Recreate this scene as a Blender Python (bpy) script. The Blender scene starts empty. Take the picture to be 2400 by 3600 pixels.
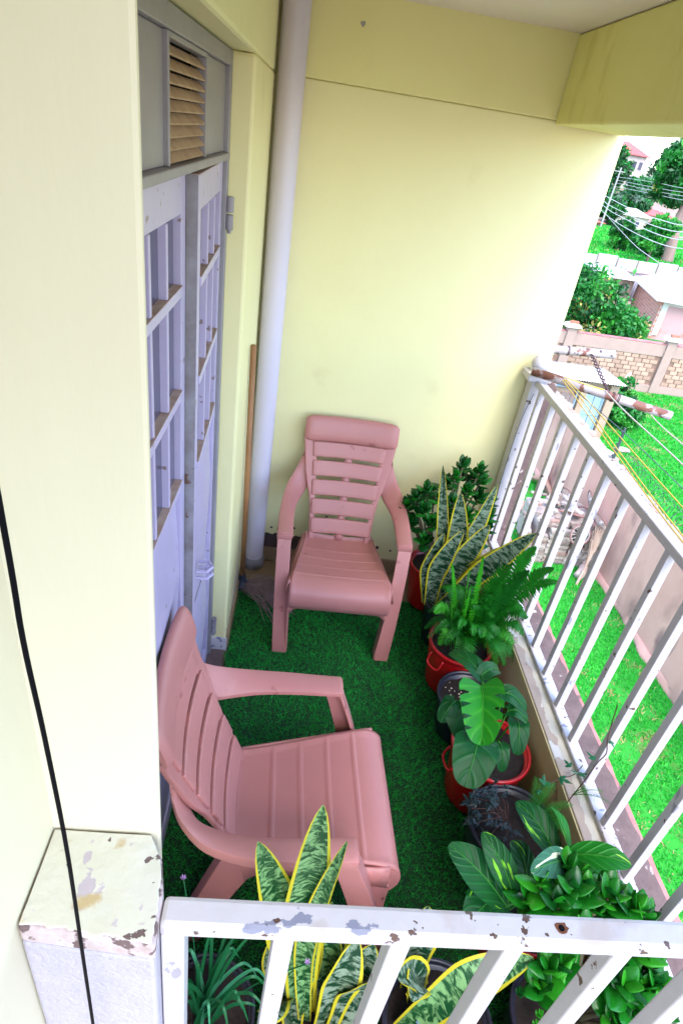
import bpy, bmesh, math, random
import numpy as np
from mathutils import Matrix, Vector, Euler
random.seed(7); rng = np.random.default_rng(7)
PI = math.pi; R_ = math.radians

# ---------------------------------------------------------------- camera, sky, sun, exposure
scene = bpy.context.scene
C = scene.collection
cam_d = bpy.data.cameras.new('camera'); cam = bpy.data.objects.new('camera', cam_d); C.objects.link(cam)
right = Vector((0.99009627, -0.01824723, 0.13919917))
down = Vector((0.10793398, -0.53510961, -0.83785915))
fwd = Vector((0.08977542, 0.84458555, -0.52784053))
M = Matrix.Identity(4)
for i in range(3):
    M[i][0] = right[i]; M[i][1] = -down[i]; M[i][2] = -fwd[i]
M[0][3], M[1][3], M[2][3] = 0.0, 0.0, 2.1
cam.matrix_world = M
cam_d.sensor_fit = 'HORIZONTAL'; cam_d.sensor_width = 36; cam_d.lens = 32.24
cam_d.clip_start = 0.02; cam_d.clip_end = 2000
scene.camera = cam

SUN_EL, SUN_AZ = 58.0, 170.0        # azimuth measured from +Y towards +X
world = bpy.data.worlds.new('World'); scene.world = world; world.use_nodes = True
wn = world.node_tree
sky_n = wn.nodes.new('ShaderNodeTexSky'); sky_n.sky_type = 'NISHITA'; sky_n.sun_disc = False
sky_n.sun_elevation = R_(SUN_EL); sky_n.sun_rotation = R_(SUN_AZ)
sky_n.air_density = 1.0; sky_n.dust_density = 1.2; sky_n.ozone_density = 1.8
bg = wn.nodes['Background']; bg.inputs[1].default_value = 0.15
wn.links.new(sky_n.outputs[0], bg.inputs[0])
sun_d = bpy.data.lights.new('sun', 'SUN'); sun = bpy.data.objects.new('sun', sun_d); C.objects.link(sun)
sun_d.energy = 0.8; sun_d.angle = R_(40); sun_d.color = (1.0, 0.94, 0.90)
sd = Vector((math.sin(R_(SUN_AZ)) * math.cos(R_(SUN_EL)), math.cos(R_(SUN_AZ)) * math.cos(R_(SUN_EL)), math.sin(R_(SUN_EL))))
sun.rotation_euler = (-sd).to_track_quat('-Z', 'Y').to_euler()
scene.view_settings.view_transform = 'Standard'; scene.view_settings.look = 'None'
scene.view_settings.exposure = 2.82; scene.view_settings.gamma = 1.0
scene.view_settings.use_curve_mapping = False
scene.render.engine = 'CYCLES'
scene.cycles.max_bounces = 6; scene.cycles.diffuse_bounces = 4; scene.cycles.glossy_bounces = 2; scene.cycles.transmission_bounces = 2; scene.cycles.transparent_max_bounces = 8

# ---------------------------------------------------------------- materials
def nd(nt, t, **kw):
    n = nt.nodes.new(t)
    for k, v in kw.items(): setattr(n, k, v)
    return n
def c4(c): return (c[0], c[1], c[2], 1.0)
def mat(name, base, rough=0.6, var=None, vscale=6.0, layers=(), bump=0.0, bscale=40.0, stretch=(1, 1, 1),
        metallic=0.0, spec=0.5, coord='Object', transl=0.0, coat=0.0):
    """base colour, slow variation towards var, then patches: (colour, scale, detail, threshold, softness, stretch)"""
    m = bpy.data.materials.new(name); m.use_nodes = True; nt = m.node_tree
    p = nt.nodes['Principled BSDF']
    p.inputs['Roughness'].default_value = rough; p.inputs['Metallic'].default_value = metallic
    p.inputs['Specular IOR Level'].default_value = spec
    p.inputs['Coat Weight'].default_value = coat
    tc = nd(nt, 'ShaderNodeTexCoord'); L = nt.links
    def coords(st):
        mp = nd(nt, 'ShaderNodeMapping'); mp.inputs['Scale'].default_value = st
        L.new(tc.outputs[coord], mp.inputs['Vector']); return mp.outputs[0]
    cur = None
    if var is not None:
        n = nd(nt, 'ShaderNodeTexNoise'); n.inputs['Scale'].default_value = vscale; n.inputs['Detail'].default_value = 5
        n.inputs['Roughness'].default_value = 0.6
        L.new(coords(stretch), n.inputs['Vector'])
        r = nd(nt, 'ShaderNodeMapRange'); r.inputs[1].default_value = 0.3; r.inputs[2].default_value = 0.7
        L.new(n.outputs[0], r.inputs[0])
        mx = nd(nt, 'ShaderNodeMix', data_type='RGBA'); mx.inputs[6].default_value = c4(base); mx.inputs[7].default_value = c4(var)
        L.new(r.outputs[0], mx.inputs[0]); cur = mx.outputs[2]
    hsum = None
    for i, lay in enumerate(layers):
        col, sc, det, th, soft = lay[:5]; st = lay[5] if len(lay) > 5 else (1, 1, 1)
        n = nd(nt, 'ShaderNodeTexNoise'); n.inputs['Scale'].default_value = sc; n.inputs['Detail'].default_value = det
        mp = nd(nt, 'ShaderNodeMapping'); mp.inputs['Scale'].default_value = st; mp.inputs['Location'].default_value = (3.7 * i + 1.3, 1.1 * i, 2.9 * i)
        L.new(tc.outputs[coord], mp.inputs['Vector']); L.new(mp.outputs[0], n.inputs['Vector'])
        r = nd(nt, 'ShaderNodeMapRange'); r.inputs[1].default_value = th; r.inputs[2].default_value = th + soft
        L.new(n.outputs[0], r.inputs[0])
        mx = nd(nt, 'ShaderNodeMix', data_type='RGBA'); mx.inputs[7].default_value = c4(col)
        if cur is None: mx.inputs[6].default_value = c4(base)
        else: L.new(cur, mx.inputs[6])
        L.new(r.outputs[0], mx.inputs[0]); cur = mx.outputs[2]
        if len(lay) > 6: hsum = r.outputs[0]
    if cur is None: p.inputs['Base Color'].default_value = c4(base)
    else: L.new(cur, p.inputs['Base Color'])
    if bump or hsum is not None:
        n = nd(nt, 'ShaderNodeTexNoise'); n.inputs['Scale'].default_value = bscale; n.inputs['Detail'].default_value = 6
        L.new(coords(stretch), n.inputs['Vector'])
        b = nd(nt, 'ShaderNodeBump'); b.inputs['Strength'].default_value = bump if bump else 0.0; b.inputs['Distance'].default_value = 0.004
        L.new(n.outputs[0], b.inputs['Height']); last = b
        if hsum is not None:
            b2 = nd(nt, 'ShaderNodeBump'); b2.inputs['Strength'].default_value = 0.7; b2.inputs['Distance'].default_value = 0.002; b2.invert = True
            L.new(hsum, b2.inputs['Height']); L.new(b.outputs[0], b2.inputs['Normal']); last = b2
        L.new(last.outputs[0], p.inputs['Normal'])
    if transl:
        t = nd(nt, 'ShaderNodeBsdfTranslucent'); ms = nd(nt, 'ShaderNodeMixShader'); ms.inputs[0].default_value = transl
        if cur is None: t.inputs[0].default_value = c4(base)
        else: L.new(cur, t.inputs[0])
        L.new(p.outputs[0], ms.inputs[1]); L.new(t.outputs[0], ms.inputs[2])
        L.new(ms.outputs[0], nt.nodes['Material Output'].inputs[0])
    return m
def set_between(m, z0, z1, col, axis=2, wob=0.0, wscale=8.0):
    """a coat of other paint below / between two heights of the object (its edge a little ragged)"""
    nt = m.node_tree; L = nt.links; p = nt.nodes['Principled BSDF']
    tc = nd(nt, 'ShaderNodeTexCoord'); sx = nd(nt, 'ShaderNodeSeparateXYZ'); L.new(tc.outputs['Object'], sx.inputs[0])
    v = sx.outputs[axis]
    if wob:
        n = nd(nt, 'ShaderNodeTexNoise'); n.inputs['Scale'].default_value = wscale; n.inputs['Detail'].default_value = 6
        L.new(tc.outputs['Object'], n.inputs['Vector'])
        a = nd(nt, 'ShaderNodeMath', operation='MULTIPLY_ADD'); a.inputs[1].default_value = wob; L.new(n.outputs[0], a.inputs[0]); L.new(v, a.inputs[2]); v = a.outputs[0]
    g1 = nd(nt, 'ShaderNodeMath', operation='GREATER_THAN'); g1.inputs[1].default_value = z0; L.new(v, g1.inputs[0])
    g2 = nd(nt, 'ShaderNodeMath', operation='LESS_THAN'); g2.inputs[1].default_value = z1; L.new(v, g2.inputs[0])
    mu = nd(nt, 'ShaderNodeMath', operation='MULTIPLY'); L.new(g1.outputs[0], mu.inputs[0]); L.new(g2.outputs[0], mu.inputs[1])
    mx = nd(nt, 'ShaderNodeMix', data_type='RGBA'); mx.inputs[7].default_value = c4(col)
    bc = p.inputs['Base Color']
    if bc.is_linked: L.new(bc.links[0].from_socket, mx.inputs[6])
    else: mx.inputs[6].default_value = bc.default_value
    L.new(mu.outputs[0], mx.inputs[0]); L.new(mx.outputs[2], bc)

# ---------------------------------------------------------------- mesh helpers
class MB:
    def __init__(s): s.v = []; s.f = []; s.m = []; s.uv = []; s.cur = 0
    def add(s, vs, fs):
        o = len(s.v); s.v += [tuple(v) for v in vs]
        for f in fs: s.f.append(tuple(i + o for i in f)); s.m.append(s.cur)
    def box(s, x0, x1, y0, y1, z0, z1, T=None):
        vs = [(x0, y0, z0), (x1, y0, z0), (x1, y1, z0), (x0, y1, z0), (x0, y0, z1), (x1, y0, z1), (x1, y1, z1), (x0, y1, z1)]
        if T is not None: vs = [tuple(T @ Vector(v)) for v in vs]
        s.add(vs, [(0, 3, 2, 1), (4, 5, 6, 7), (0, 1, 5, 4), (1, 2, 6, 5), (2, 3, 7, 6), (3, 0, 4, 7)])
        return s
    def bar(s, a, b, w, h, up=(0, 0, 1)):
        a = Vector(a); b = Vector(b); d = (b - a); ln = d.length; d.normalize()
        up = Vector(up)
        if abs(d.dot(up)) > 0.99: up = Vector((0, 1, 0))
        x = d.cross(up).normalized(); z = x.cross(d).normalized()
        T = Matrix.Translation(a) @ Matrix((x, d, z)).transposed().to_4x4()
        return s.box(-w / 2, w / 2, 0, ln, -h / 2, h / 2, T)
    def tube(s, pts, r, n=8, cap=True):
        pts = [Vector(p) for p in pts]; k = len(pts)
        rs = r if hasattr(r, '__len__') else [r] * k
        vs = []; prev = None
        for i, p in enumerate(pts):
            d = (pts[min(i + 1, k - 1)] - pts[max(i - 1, 0)])
            d = d.normalized() if d.length > 1e-9 else Vector((0, 0, 1))
            if prev is None:
                ref = Vector((0, 0, 1)) if abs(d.z) < 0.9 else Vector((1, 0, 0))
                x = d.cross(ref).normalized()
            else:
                x = (prev - d * prev.dot(d)).normalized()
            prev = x; y = d.cross(x)
            for j in range(n):
                a = 2 * PI * j / n; vs.append(p + (x * math.cos(a) + y * math.sin(a)) * rs[i])
        fs = [(i * n + j, i * n + (j + 1) % n, (i + 1) * n + (j + 1) % n, (i + 1) * n + j) for i in range(k - 1) for j in range(n)]
        if cap: fs += [tuple(reversed(range(n))), tuple((k - 1) * n + j for j in range(n))]
        s.add(vs, fs); return s
    def lathe(s, prof, n=24, c=(0, 0, 0), close=False):
        vs = [(c[0] + r * math.cos(2 * PI * j / n), c[1] + r * math.sin(2 * PI * j / n), c[2] + z) for r, z in prof for j in range(n)]
        k = len(prof)
        fs = [(i * n + j, i * n + (j + 1) % n, (i + 1) * n + (j + 1) % n, (i + 1) * n + j) for i in range(k - 1) for j in range(n)]
        if close: fs += [tuple(reversed(range(n))), tuple((k - 1) * n + j for j in range(n))]
        s.add(vs, fs); return s
    def prism(s, poly, axis, a, b):
        """poly: 2D outline; extruded along axis (0,1,2) from a to b"""
        def p3(p, t):
            q = list(p); q.insert(axis, t); return tuple(q)
        n = len(poly)
        s.add([p3(p, a) for p in poly] + [p3(p, b) for p in poly],
              [tuple(range(n)), tuple(reversed(range(n, 2 * n)))] + [(i, n + i, n + (i + 1) % n, (i + 1) % n) for i in range(n)])
        return s
    def grid(s, fn, nu, nv, thick=None):
        vs = [fn(i / nu, j / nv) for j in range(nv + 1) for i in range(nu + 1)]
        w = nu + 1
        fs = [(j * w + i, j * w + i + 1, (j + 1) * w + i + 1, (j + 1) * w + i) for j in range(nv) for i in range(nu)]
        s.add(vs, fs); return s
    def mesh(s, name, mats, smooth=False, recalc=True):
        me = bpy.data.meshes.new(name); me.from_pydata(s.v, [], s.f)
        for m in (mats if isinstance(mats, (list, tuple)) else [mats]): me.materials.append(m)
        if any(s.m): me.polygons.foreach_set('material_index', s.m)
        if recalc:
            bm = bmesh.new(); bm.from_mesh(me); bmesh.ops.recalc_face_normals(bm, faces=bm.faces); bm.to_mesh(me); bm.free()
        if smooth: me.polygons.foreach_set('use_smooth', [True] * len(me.polygons))
        me.update(); return me
    def build(s, name, mats, parent=None, smooth=False, bevel=0.0, seg=2, solid=0.0, sub=0, recalc=True):
        return obj(name, s.mesh(name, mats, smooth, recalc), parent, bevel, seg, solid, sub)
def obj(name, me, parent=None, bevel=0.0, seg=2, solid=0.0, sub=0):
    o = bpy.data.objects.new(name, me); C.objects.link(o)
    if parent is not None: o.parent = parent
    if solid:
        k = o.modifiers.new('solid', 'SOLIDIFY'); k.thickness = solid; k.offset = 0
    if bevel:
        b = o.modifiers.new('bevel', 'BEVEL'); b.width = bevel; b.segments = seg; b.limit_method = 'ANGLE'; b.angle_limit = R_(35)
    if sub:
        k = o.modifiers.new('sub', 'SUBSURF'); k.levels = sub; k.render_levels = sub
    return o
def tag(o, label, cat, group=None, kind=None):
    if label: o['label'] = label
    if cat: o['category'] = cat
    if group: o['group'] = group
    if kind: o['kind'] = kind
    return o
def thing(name, label, cat, loc=(0, 0, 0), rz=0.0, group=None):
    o = bpy.data.objects.new(name, None); o.empty_display_size = 0.1; C.objects.link(o)
    o.location = loc; o.rotation_euler = (0, 0, rz); return tag(o, label, cat, group)
def struct(name, mb, m, bevel=0.0, smooth=False, parent=None):
    o = mb.build(name, m, parent, bevel=bevel, smooth=smooth)
    if parent is None: o['kind'] = 'structure'
    return o
def copy_tree(o, parent=None):
    c = o.copy(); C.objects.link(c)
    if parent is not None: c.parent = parent
    for ch in list(o.children): copy_tree(ch, c)
    return c
def quads(name, V, mats, parent=None, midx=None):
    """V: (n,4,3) array of loose quads -> one mesh object"""
    n = len(V); me = bpy.data.meshes.new(name)
    me.vertices.add(4 * n); me.vertices.foreach_set('co', V.reshape(-1).astype(np.float32))
    me.loops.add(4 * n); me.loops.foreach_set('vertex_index', np.arange(4 * n, dtype=np.int32))
    me.polygons.add(n); me.polygons.foreach_set('loop_start', np.arange(0, 4 * n, 4, dtype=np.int32))
    try: me.polygons.foreach_set('loop_total', np.full(n, 4, dtype=np.int32))
    except Exception: pass
    for m in (mats if isinstance(mats, (list, tuple)) else [mats]): me.materials.append(m)
    if midx is not None: me.polygons.foreach_set('material_index', midx.astype(np.int32))
    me.update(calc_edges=True); me.validate()
    return obj(name, me, parent)
def blades(P, h, w, lean, tips=0.25):
    """upright blades of grass at points P (n,3) as quads"""
    n = len(P); a = rng.uniform(0, 2 * PI, n); d = np.stack([np.cos(a), np.sin(a), np.zeros(n)], 1)
    b = rng.uniform(0, 2 * PI, n); l = np.stack([np.cos(b), np.sin(b), np.zeros(n)], 1)
    hh = h * rng.uniform(0.55, 1.2, n)[:, None]; ww = w * rng.uniform(0.7, 1.3, n)[:, None]
    up = np.array([0, 0, 1.0]) * hh + l * hh * lean * rng.uniform(0.2, 1.2, n)[:, None]
    return np.stack([P - d * ww / 2, P + d * ww / 2, P + up + d * ww * tips / 2, P + up - d * ww * tips / 2], 1)
def T_(loc, rot=(0, 0, 0), sc=1.0):
    s = sc if hasattr(sc, '__len__') else (sc, sc, sc)
    return Matrix.Translation(loc) @ Euler(rot).to_matrix().to_4x4() @ Matrix.Diagonal((s[0], s[1], s[2], 1))
# ================================================================ the balcony
M_wall = mat('cream_wall_paint', (0.784, 0.731, 0.406), 0.5, var=(0.755, 0.697, 0.379), vscale=2.5, bump=0.45, bscale=11,
             layers=[((0.647, 0.564, 0.291), 5, 6, 0.66, 0.25), ((0.245, 0.191, 0.106), 34, 3, 0.80, 0.02)])
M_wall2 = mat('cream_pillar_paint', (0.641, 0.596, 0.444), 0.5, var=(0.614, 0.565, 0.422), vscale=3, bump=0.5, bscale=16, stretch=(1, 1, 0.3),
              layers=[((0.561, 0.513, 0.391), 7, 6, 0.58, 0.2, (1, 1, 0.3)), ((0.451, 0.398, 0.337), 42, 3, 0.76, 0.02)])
M_ceil = mat('ceiling_paint', (0.82, 0.725, 0.666), 0.7, var=(0.74, 0.676, 0.588), vscale=1.5, bump=0.15)
M_beam = mat('shade_tinted_beam_paint', (0.764, 0.718, 0.281), 0.6, var=(0.706, 0.65, 0.226), vscale=2.2, bump=0.3, bscale=26,
             layers=[((0.568, 0.485, 0.125), 3.0, 7, 0.58, 0.2, (1, 2, 1)), ((0.196, 0.145, 0.0468), 30, 4, 0.76, 0.02)])  # base yellow deepened to imitate the shade under the ceiling; patches are stains
M_band = mat('shade_tinted_band_paint', (0.784, 0.737, 0.353), 0.55, var=(0.745, 0.689, 0.311), vscale=2.2, bump=0.45, bscale=11, layers=[((0.647, 0.572, 0.235), 3.0, 7, 0.60, 0.25, (1, 2, 1))])  # wall cream made yellower: shade of the upper wall put into the colour
M_room = mat('dim_room_plaster', (0.35, 0.33, 0.28), 0.8)
M_render = mat('bare_cement_render', (0.16, 0.105, 0.10), 0.9, var=(0.10, 0.065, 0.062), vscale=14, bump=0.9, bscale=60,
               layers=[((0.42, 0.36, 0.33), 22, 5, 0.66, 0.06), ((0.75, 0.72, 0.7), 60, 2, 0.77, 0.02)])
M_primer = mat('dark_primer', (0.055, 0.035, 0.04), 0.7, var=(0.09, 0.06, 0.06), vscale=18, bump=0.4)
M_tile = mat('beige_tile', (0.322, 0.231, 0.14), 0.4, var=(0.266, 0.182, 0.112), vscale=9, bump=0.1, layers=[((0.14, 0.091, 0.063), 16, 5, 0.66, 0.1)])
M_white = mat('white_rail_paint', (0.517, 0.49, 0.53), 0.38, var=(0.484, 0.457, 0.497), vscale=9, bump=0.25, bscale=60,
              layers=[((0.278, 0.265, 0.318), 20, 5, 0.665, 0.012, (1, 1, .35), 1), ((0.106, 0.0596, 0.0464), 34, 4, 0.675, 0.015, (1, 1, 1), 1)])
M_whitef = mat('white_rail_paint_chipped', (0.482, 0.458, 0.495), 0.35, var=(0.458, 0.434, 0.471), vscale=7, bump=0.3, bscale=50,
              layers=[((0.403, 0.354, 0.354), 9, 5, 0.56, 0.08), ((0.202, 0.208, 0.287), 16, 5, 0.625, 0.008, (1, 1.6, 1), 1), ((0.0918, 0.0519, 0.0428), 38, 4, 0.645, 0.01, (1, 1, 1), 1)])

# back wall: lower face, and the band of the beam above, a little proud
mb = MB().box(-0.40, 1.15, 2.77, 2.97, -5.9, 2.236); wall_back = struct('wall_back', mb, M_wall, bevel=0.006)
mb = MB().box(-0.40, 1.13, 2.762, 2.972, 2.2365, 2.55); struct('wall_band', mb, M_band, bevel=0.004, parent=wall_back)
M_dado0 = mat('grey_filler', (0.34, 0.32, 0.30), 0.8)
# bare patch where the paint has come off above the skirting
def ragged(x0, x1, z0, zf, n, axis_pt, amp, seed):
    r = random.Random(seed); top = []
    w = 0.0
    for i in range(n + 1):
        x = x0 + (x1 - x0) * i / n; w = 0.6 * w + r.uniform(-amp, amp)
        top.append((x, zf(i / n) + w))
    return [(x0, z0), (x1, z0)] + top[::-1]
poly = ragged(-0.205, 0.21, 0.05, lambda t: 0.20 - 0.035 * t - 0.10 * max(0, t - 0.85) / 0.15, 26, 1, 0.010, 3)
MB().prism(poly, 1, 2.7675, 2.7690).build('bare_patch', M_primer, wall_back)
for k, (x, z, s) in enumerate([(-0.07, 0.225, .008), (-0.03, 0.22, .012), (0.05, 0.235, .01), (0.0, 0.25, .006), (0.22, 0.33, .008), (0.52, 0.16, .014), (0.60, 0.15, .008), (0.66, 0.13, .01), (0.085, 2.42, 0.012)]):
    r = random.Random(k); pl = [(x + s * r.uniform(.5, 1.2) * math.cos(a), z + s * r.uniform(.4, 1.1) * math.sin(a)) for a in np.linspace(0, 2 * PI, 9)[:-1]]
    MB().prism(pl, 1, 2.7675 if z < 2 else 2.7598, 2.7692 if z < 2 else 2.7615).build('bare_patch', M_primer if z < 2 else M_dado0, wall_back)
M_stub = mat('outer_pink_plaster', (0.385, 0.294, 0.266), 0.85, var=(0.434, 0.35, 0.322), vscale=5, bump=0.4)
MB().prism([(1.1505, -5.9), (1.212, -5.9), (1.212, 1.22), (1.195, 1.245), (1.175, 1.238), (1.1505, 1.262)], 1, 2.768, 2.968).build('wall_end', M_stub, wall_back, bevel=0.006)
MB().prism([(1.118, .39), (1.208, .39), (1.208, 1.20), (1.19, 1.225), (1.165, 1.212), (1.15, 1.25), (1.118, 1.26)], 1, 2.737, 2.7675).build('broken_render', M_render, wall_back, bevel=0.004)
# left wall with the door opening, the pillar and the near wall
wl = MB()
wl.box(-0.40, -0.21, 2.05, 2.768, -0.02, 2.235); wl.box(-0.40, -0.2101, 0.62, 2.768, 2.2352, 2.5); wl.box(-0.40, -0.2101, 0.62, 0.79, 0, 2.235)
wall_left = struct('wall_left', wl, M_wall, bevel=0.010)
pl_ = MB().prism([(-0.42, 0.472), (-0.12, 0.472), (-0.170, 0.62), (-0.42, 0.62)], 2, -5.9, 2.52); wall_pillar = struct('wall_pillar', pl_, M_wall2, bevel=0.006)
wn_ = MB().box(-0.46, -0.262, -1.6, 0.4735, -5.9, 2.9); struct('wall_near', wn_, M_wall2)
struct('ceiling', MB().box(-0.46, 1.14, -0.55, 2.98, 2.5025, 2.66), M_ceil)
struct('beam', MB().box(0.858, 1.128, -0.5, 2.7598, 2.222, 2.5), M_beam, bevel=0.008)
room = MB(); room.box(-2.4, -0.43, -0.3, 3.1, -0.03, 0.0); room.box(-2.4, -0.43, -0.3, 3.1, 2.5, 2.6); room.box(-2.5, -2.4, -0.3, 3.1, 0, 2.5)
room.box(-2.4, -0.43, -0.4, -0.3, 0, 2.5); room.box(-2.4, -0.43, 3.0, 3.1, 0, 2.5)
struct('room_interior', room, M_room)
M_slab = mat('cement_floor', (0.30, 0.24, 0.18), 0.8, var=(0.22, 0.17, 0.13), vscale=8, bump=0.4)
floor = struct('balcony_floor', MB().box(-0.42, 1.0, 0.30, 2.77, -0.16, 0.0), M_slab)
for i in range(4):   # a strip of floor tiles at the back and along the left wall
    x0 = -0.205 + 0.302 * i
    MB().box(x0, x0 + 0.298, 2.46, 2.757, 0.0, 0.008).build('floor_tile', M_tile, floor, bevel=0.002)
    MB().box(x0, x0 + 0.298, 2.758, 2.769, 0.009, 0.092).build('skirting_tile', M_tile, floor, bevel=0.002)
for i in range(2):
    MB().box(-0.207, -0.198, 2.06 + 0.35 * i, 2.405 + 0.35 * i, 0.009, 0.09).build('skirting_tile', M_tile, floor, bevel=0.002)
MB().box(-0.197, -0.10, 2.14, 2.456, 0.0, 0.008).build('floor_tile', M_tile, floor, bevel=0.002)
MB().box(-0.285, -0.212, 1.84, 2.052, 0.0, 0.012).build('threshold_stone', M_render, floor, bevel=0.004)
M_dado = mat('grey_blue_dado_paint', (0.52, 0.50, 0.55), 0.6, layers=[((0.2, 0.2, 0.34), 26, 4, 0.56, 0.02), ((0.6, 0.5, 0.4), 20, 5, 0.66, 0.02)], bump=0.4)
MB().box(-0.282, -0.204, 2.043, 2.049, 0.005, 0.085).build('dado_patch', M_dado, wall_left, bevel=0.002)
M_plast = mat('bare_wall_edge', (0.50, 0.41, 0.30), 0.8, var=(0.62, 0.55, 0.42), vscale=14, bump=0.5, layers=[((0.2, 0.14, 0.1), 30, 4, 0.66, 0.03)])
MB().prism([(2.06, 0.088), (2.5, 0.088), (2.46, 0.17), (2.40, 0.24), (2.32, 0.245), (2.2, 0.13), (2.06, 0.12)], 0, -0.2095, -0.2075).build('bare_patch', M_plast, wall_left)

# low parapet under the railing: painted top worn to the render, cement strip outside, pink edge
M_kerb = mat('worn_parapet_paint', (0.356, 0.274, 0.223), 0.8, var=(0.414, 0.331, 0.274), vscale=12, bump=0.5, bscale=50,
             layers=[((0.58, 0.546, 0.513), 8, 8, 0.57, 0.015, (1, 1, 1), 1), ((0.248, 0.158, 0.124), 7, 5, 0.70, 0.02), ((0.166, 0.124, 0.124), 40, 3, 0.74, 0.02)])
nt = M_kerb.node_tree
set_between(M_kerb, 1.066, 2.0, (0.52, 0.48, 0.40), axis=0, wob=0.062, wscale=16)
M_kerbin = mat('olive_parapet_paint', (0.567, 0.486, 0.27), 0.6, var=(0.486, 0.405, 0.216), vscale=6, bump=0.3, layers=[((0.27, 0.189, 0.121), 7, 6, 0.66, 0.05), ((0.81, 0.743, 0.486), 20, 5, 0.72, 0.03)])
parapet = MB().box(1.004, 1.196, 0.30, 2.766, -5.9, 0.384); parapet = struct('parapet', parapet, M_kerb, bevel=0.004)
MB().box(0.998, 1.0035, 0.424, 2.766, 0.0, 0.379).build('inner_face', M_kerbin, parapet, bevel=0.002)
MB().box(0.999, 1.2, 0.2, 0.2995, -5.9, 0.384).build('corner_block', M_kerb, parapet)
M_pink = mat('faded_pink_paint', (0.372, 0.132, 0.126), 0.7, var=(0.42, 0.204, 0.18), vscale=20, bump=0.4, layers=[((0.144, 0.09, 0.078), 16, 5, 0.62, 0.02)])
stp = MB()
ny = 60
def edge(y, s): return 0.003 * math.sin(y * 37 + s) + 0.003 * math.sin(y * 91 + 2 * s)
poly = [(1.1105 + edge(0.3 + 2.44 * i / ny, 5) * 0.4, 0.31 + 2.44 * i / ny) for i in range(ny + 1)] + [(1.186 + edge(0.3 + 2.44 * i / ny, 1), 0.31 + 2.44 * i / ny) for i in range(ny, -1, -1)]
stp.prism(poly, 2, 0.3845, 0.389); stp.build('cement_strip', M_render, parapet)
stp = MB()
poly = [(1.1868 + edge(0.3 + 2.44 * i / ny, 1), 0.31 + 2.44 * i / ny) for i in range(ny + 1)] + [(1.202 + edge(0.3 + 2.44 * i / ny, 9) * 0.6, 0.31 + 2.44 * i / ny) for i in range(ny, -1, -1)]
stp.prism(poly, 2, 0.30, 0.3875); stp.build('pink_edge', M_pink, parapet)
struct('front_kerb', MB().box(-0.262, 0.996, 0.300, 0.42, -5.9, 0.38), M_kerb)

# pier at the near left corner, cable in front of it
M_pier = mat('rough_white_plaster', (0.416, 0.39, 0.455), 0.9, var=(0.365, 0.345, 0.403), vscale=20, bump=1.0, bscale=130, layers=[((0.293, 0.279, 0.312), 60, 3, 0.72, 0.05)])
M_piercap = mat('flaking_cream_paint', (0.549, 0.527, 0.408), 0.5, var=(0.549, 0.535, 0.465), vscale=7, bump=0.8, bscale=34,
                layers=[((0.46, 0.405, 0.423), 60, 5, 0.67, 0.03), ((0.422, 0.366, 0.394), 26, 6, 0.655, 0.015, (1, 1, 1), 1), ((0.436, 0.33, 0.169), 15, 6, 0.62, 0.05), ((0.121, 0.0775, 0.0775), 46, 5, 0.665, 0.015, (1, 1, 1), 1)])
pier = thing('parapet_pier', 'squat masonry pier with flaking cream top at the near end of the front railing', 'pier', (-0.18, 0.40, 0))
po = [(-0.261, 0.352), (-0.098, 0.338), (-0.100, 0.395), (-0.112, 0.440), (-0.132, 0.4705), (-0.261, 0.4705)]
loc = [(x + 0.18, y - 0.40) for x, y in po]
MB().prism(loc, 2, 0.381, 1.222).build('shaft', M_pier, pier, bevel=0.006)
MB().prism(loc, 2, 1.2225, 1.2595).build('bare_band', mat('chipped_pier_render', (0.36, 0.27, 0.26), 0.9, var=(0.55, 0.48, 0.5), vscale=30, bump=0.9, bscale=60, layers=[((0.13, 0.085, 0.085), 36, 5, 0.56, 0.04)]), pier, bevel=0.006, seg=3)
r = random.Random(5); cap = []; w = 0
edge_ = loc + [loc[0]]; cx, cy = -0.005, 0.005
for q in range(6):
    (xa, ya), (xb, yb) = edge_[q], edge_[q + 1]; nn_ = 30 if q == 0 else 9
    for i in range(nn_):
        t = i / nn_; w = .45 * w + r.uniform(0, .0045 if q == 0 else (.004 if q in (1, 2) else .0015)); x, y = xa + (xb - xa) * t, ya + (yb - ya) * t
        k = max(0.002, w) / math.hypot(x - cx, y - cy); cap.append((x + (cx - x) * k, y + (cy - y) * k))
MB().prism(cap, 2, 1.2590, 1.2625).build('cap', M_piercap, pier, bevel=0.0015, seg=2)
M_black = mat('black_cable_sheath', (0.002, 0.002, 0.004), 0.6, spec=0.08)
def smooth_pts(p, k=6):
    p = [Vector(q) for q in p]; out = []
    for i in range(len(p) - 1):
        a, b, c, d = p[max(i - 1, 0)], p[i], p[i + 1], p[min(i + 2, len(p) - 1)]
        for j in range(k):
            t = j / k; out.append(0.5 * ((2 * b) + (c - a) * t + (2 * a - 5 * b + 4 * c - d) * t * t + (3 * b - a - 3 * c + d) * t ** 3))
    return out + [p[-1]]

tag(MB().tube(smooth_pts([(-0.170, 0.30, 2.9), (-0.163, 0.30, 2.3), (-0.162, 0.30, 1.891), (-0.163, 0.30, 1.786), (-0.1605, 0.30, 1.684), (-0.159, 0.30, 1.527), (-0.162, 0.30, 1.334), (-0.165, 0.30, 1.145), (-0.17, 0.296, 0.7), (-0.168, 0.290, 0.0), (-0.165, 0.28, -1.5)]), 0.0019, 10).build('cable', M_black, smooth=True),
    'thin black cable hanging straight down in front of the near pier', 'cable')

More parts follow.
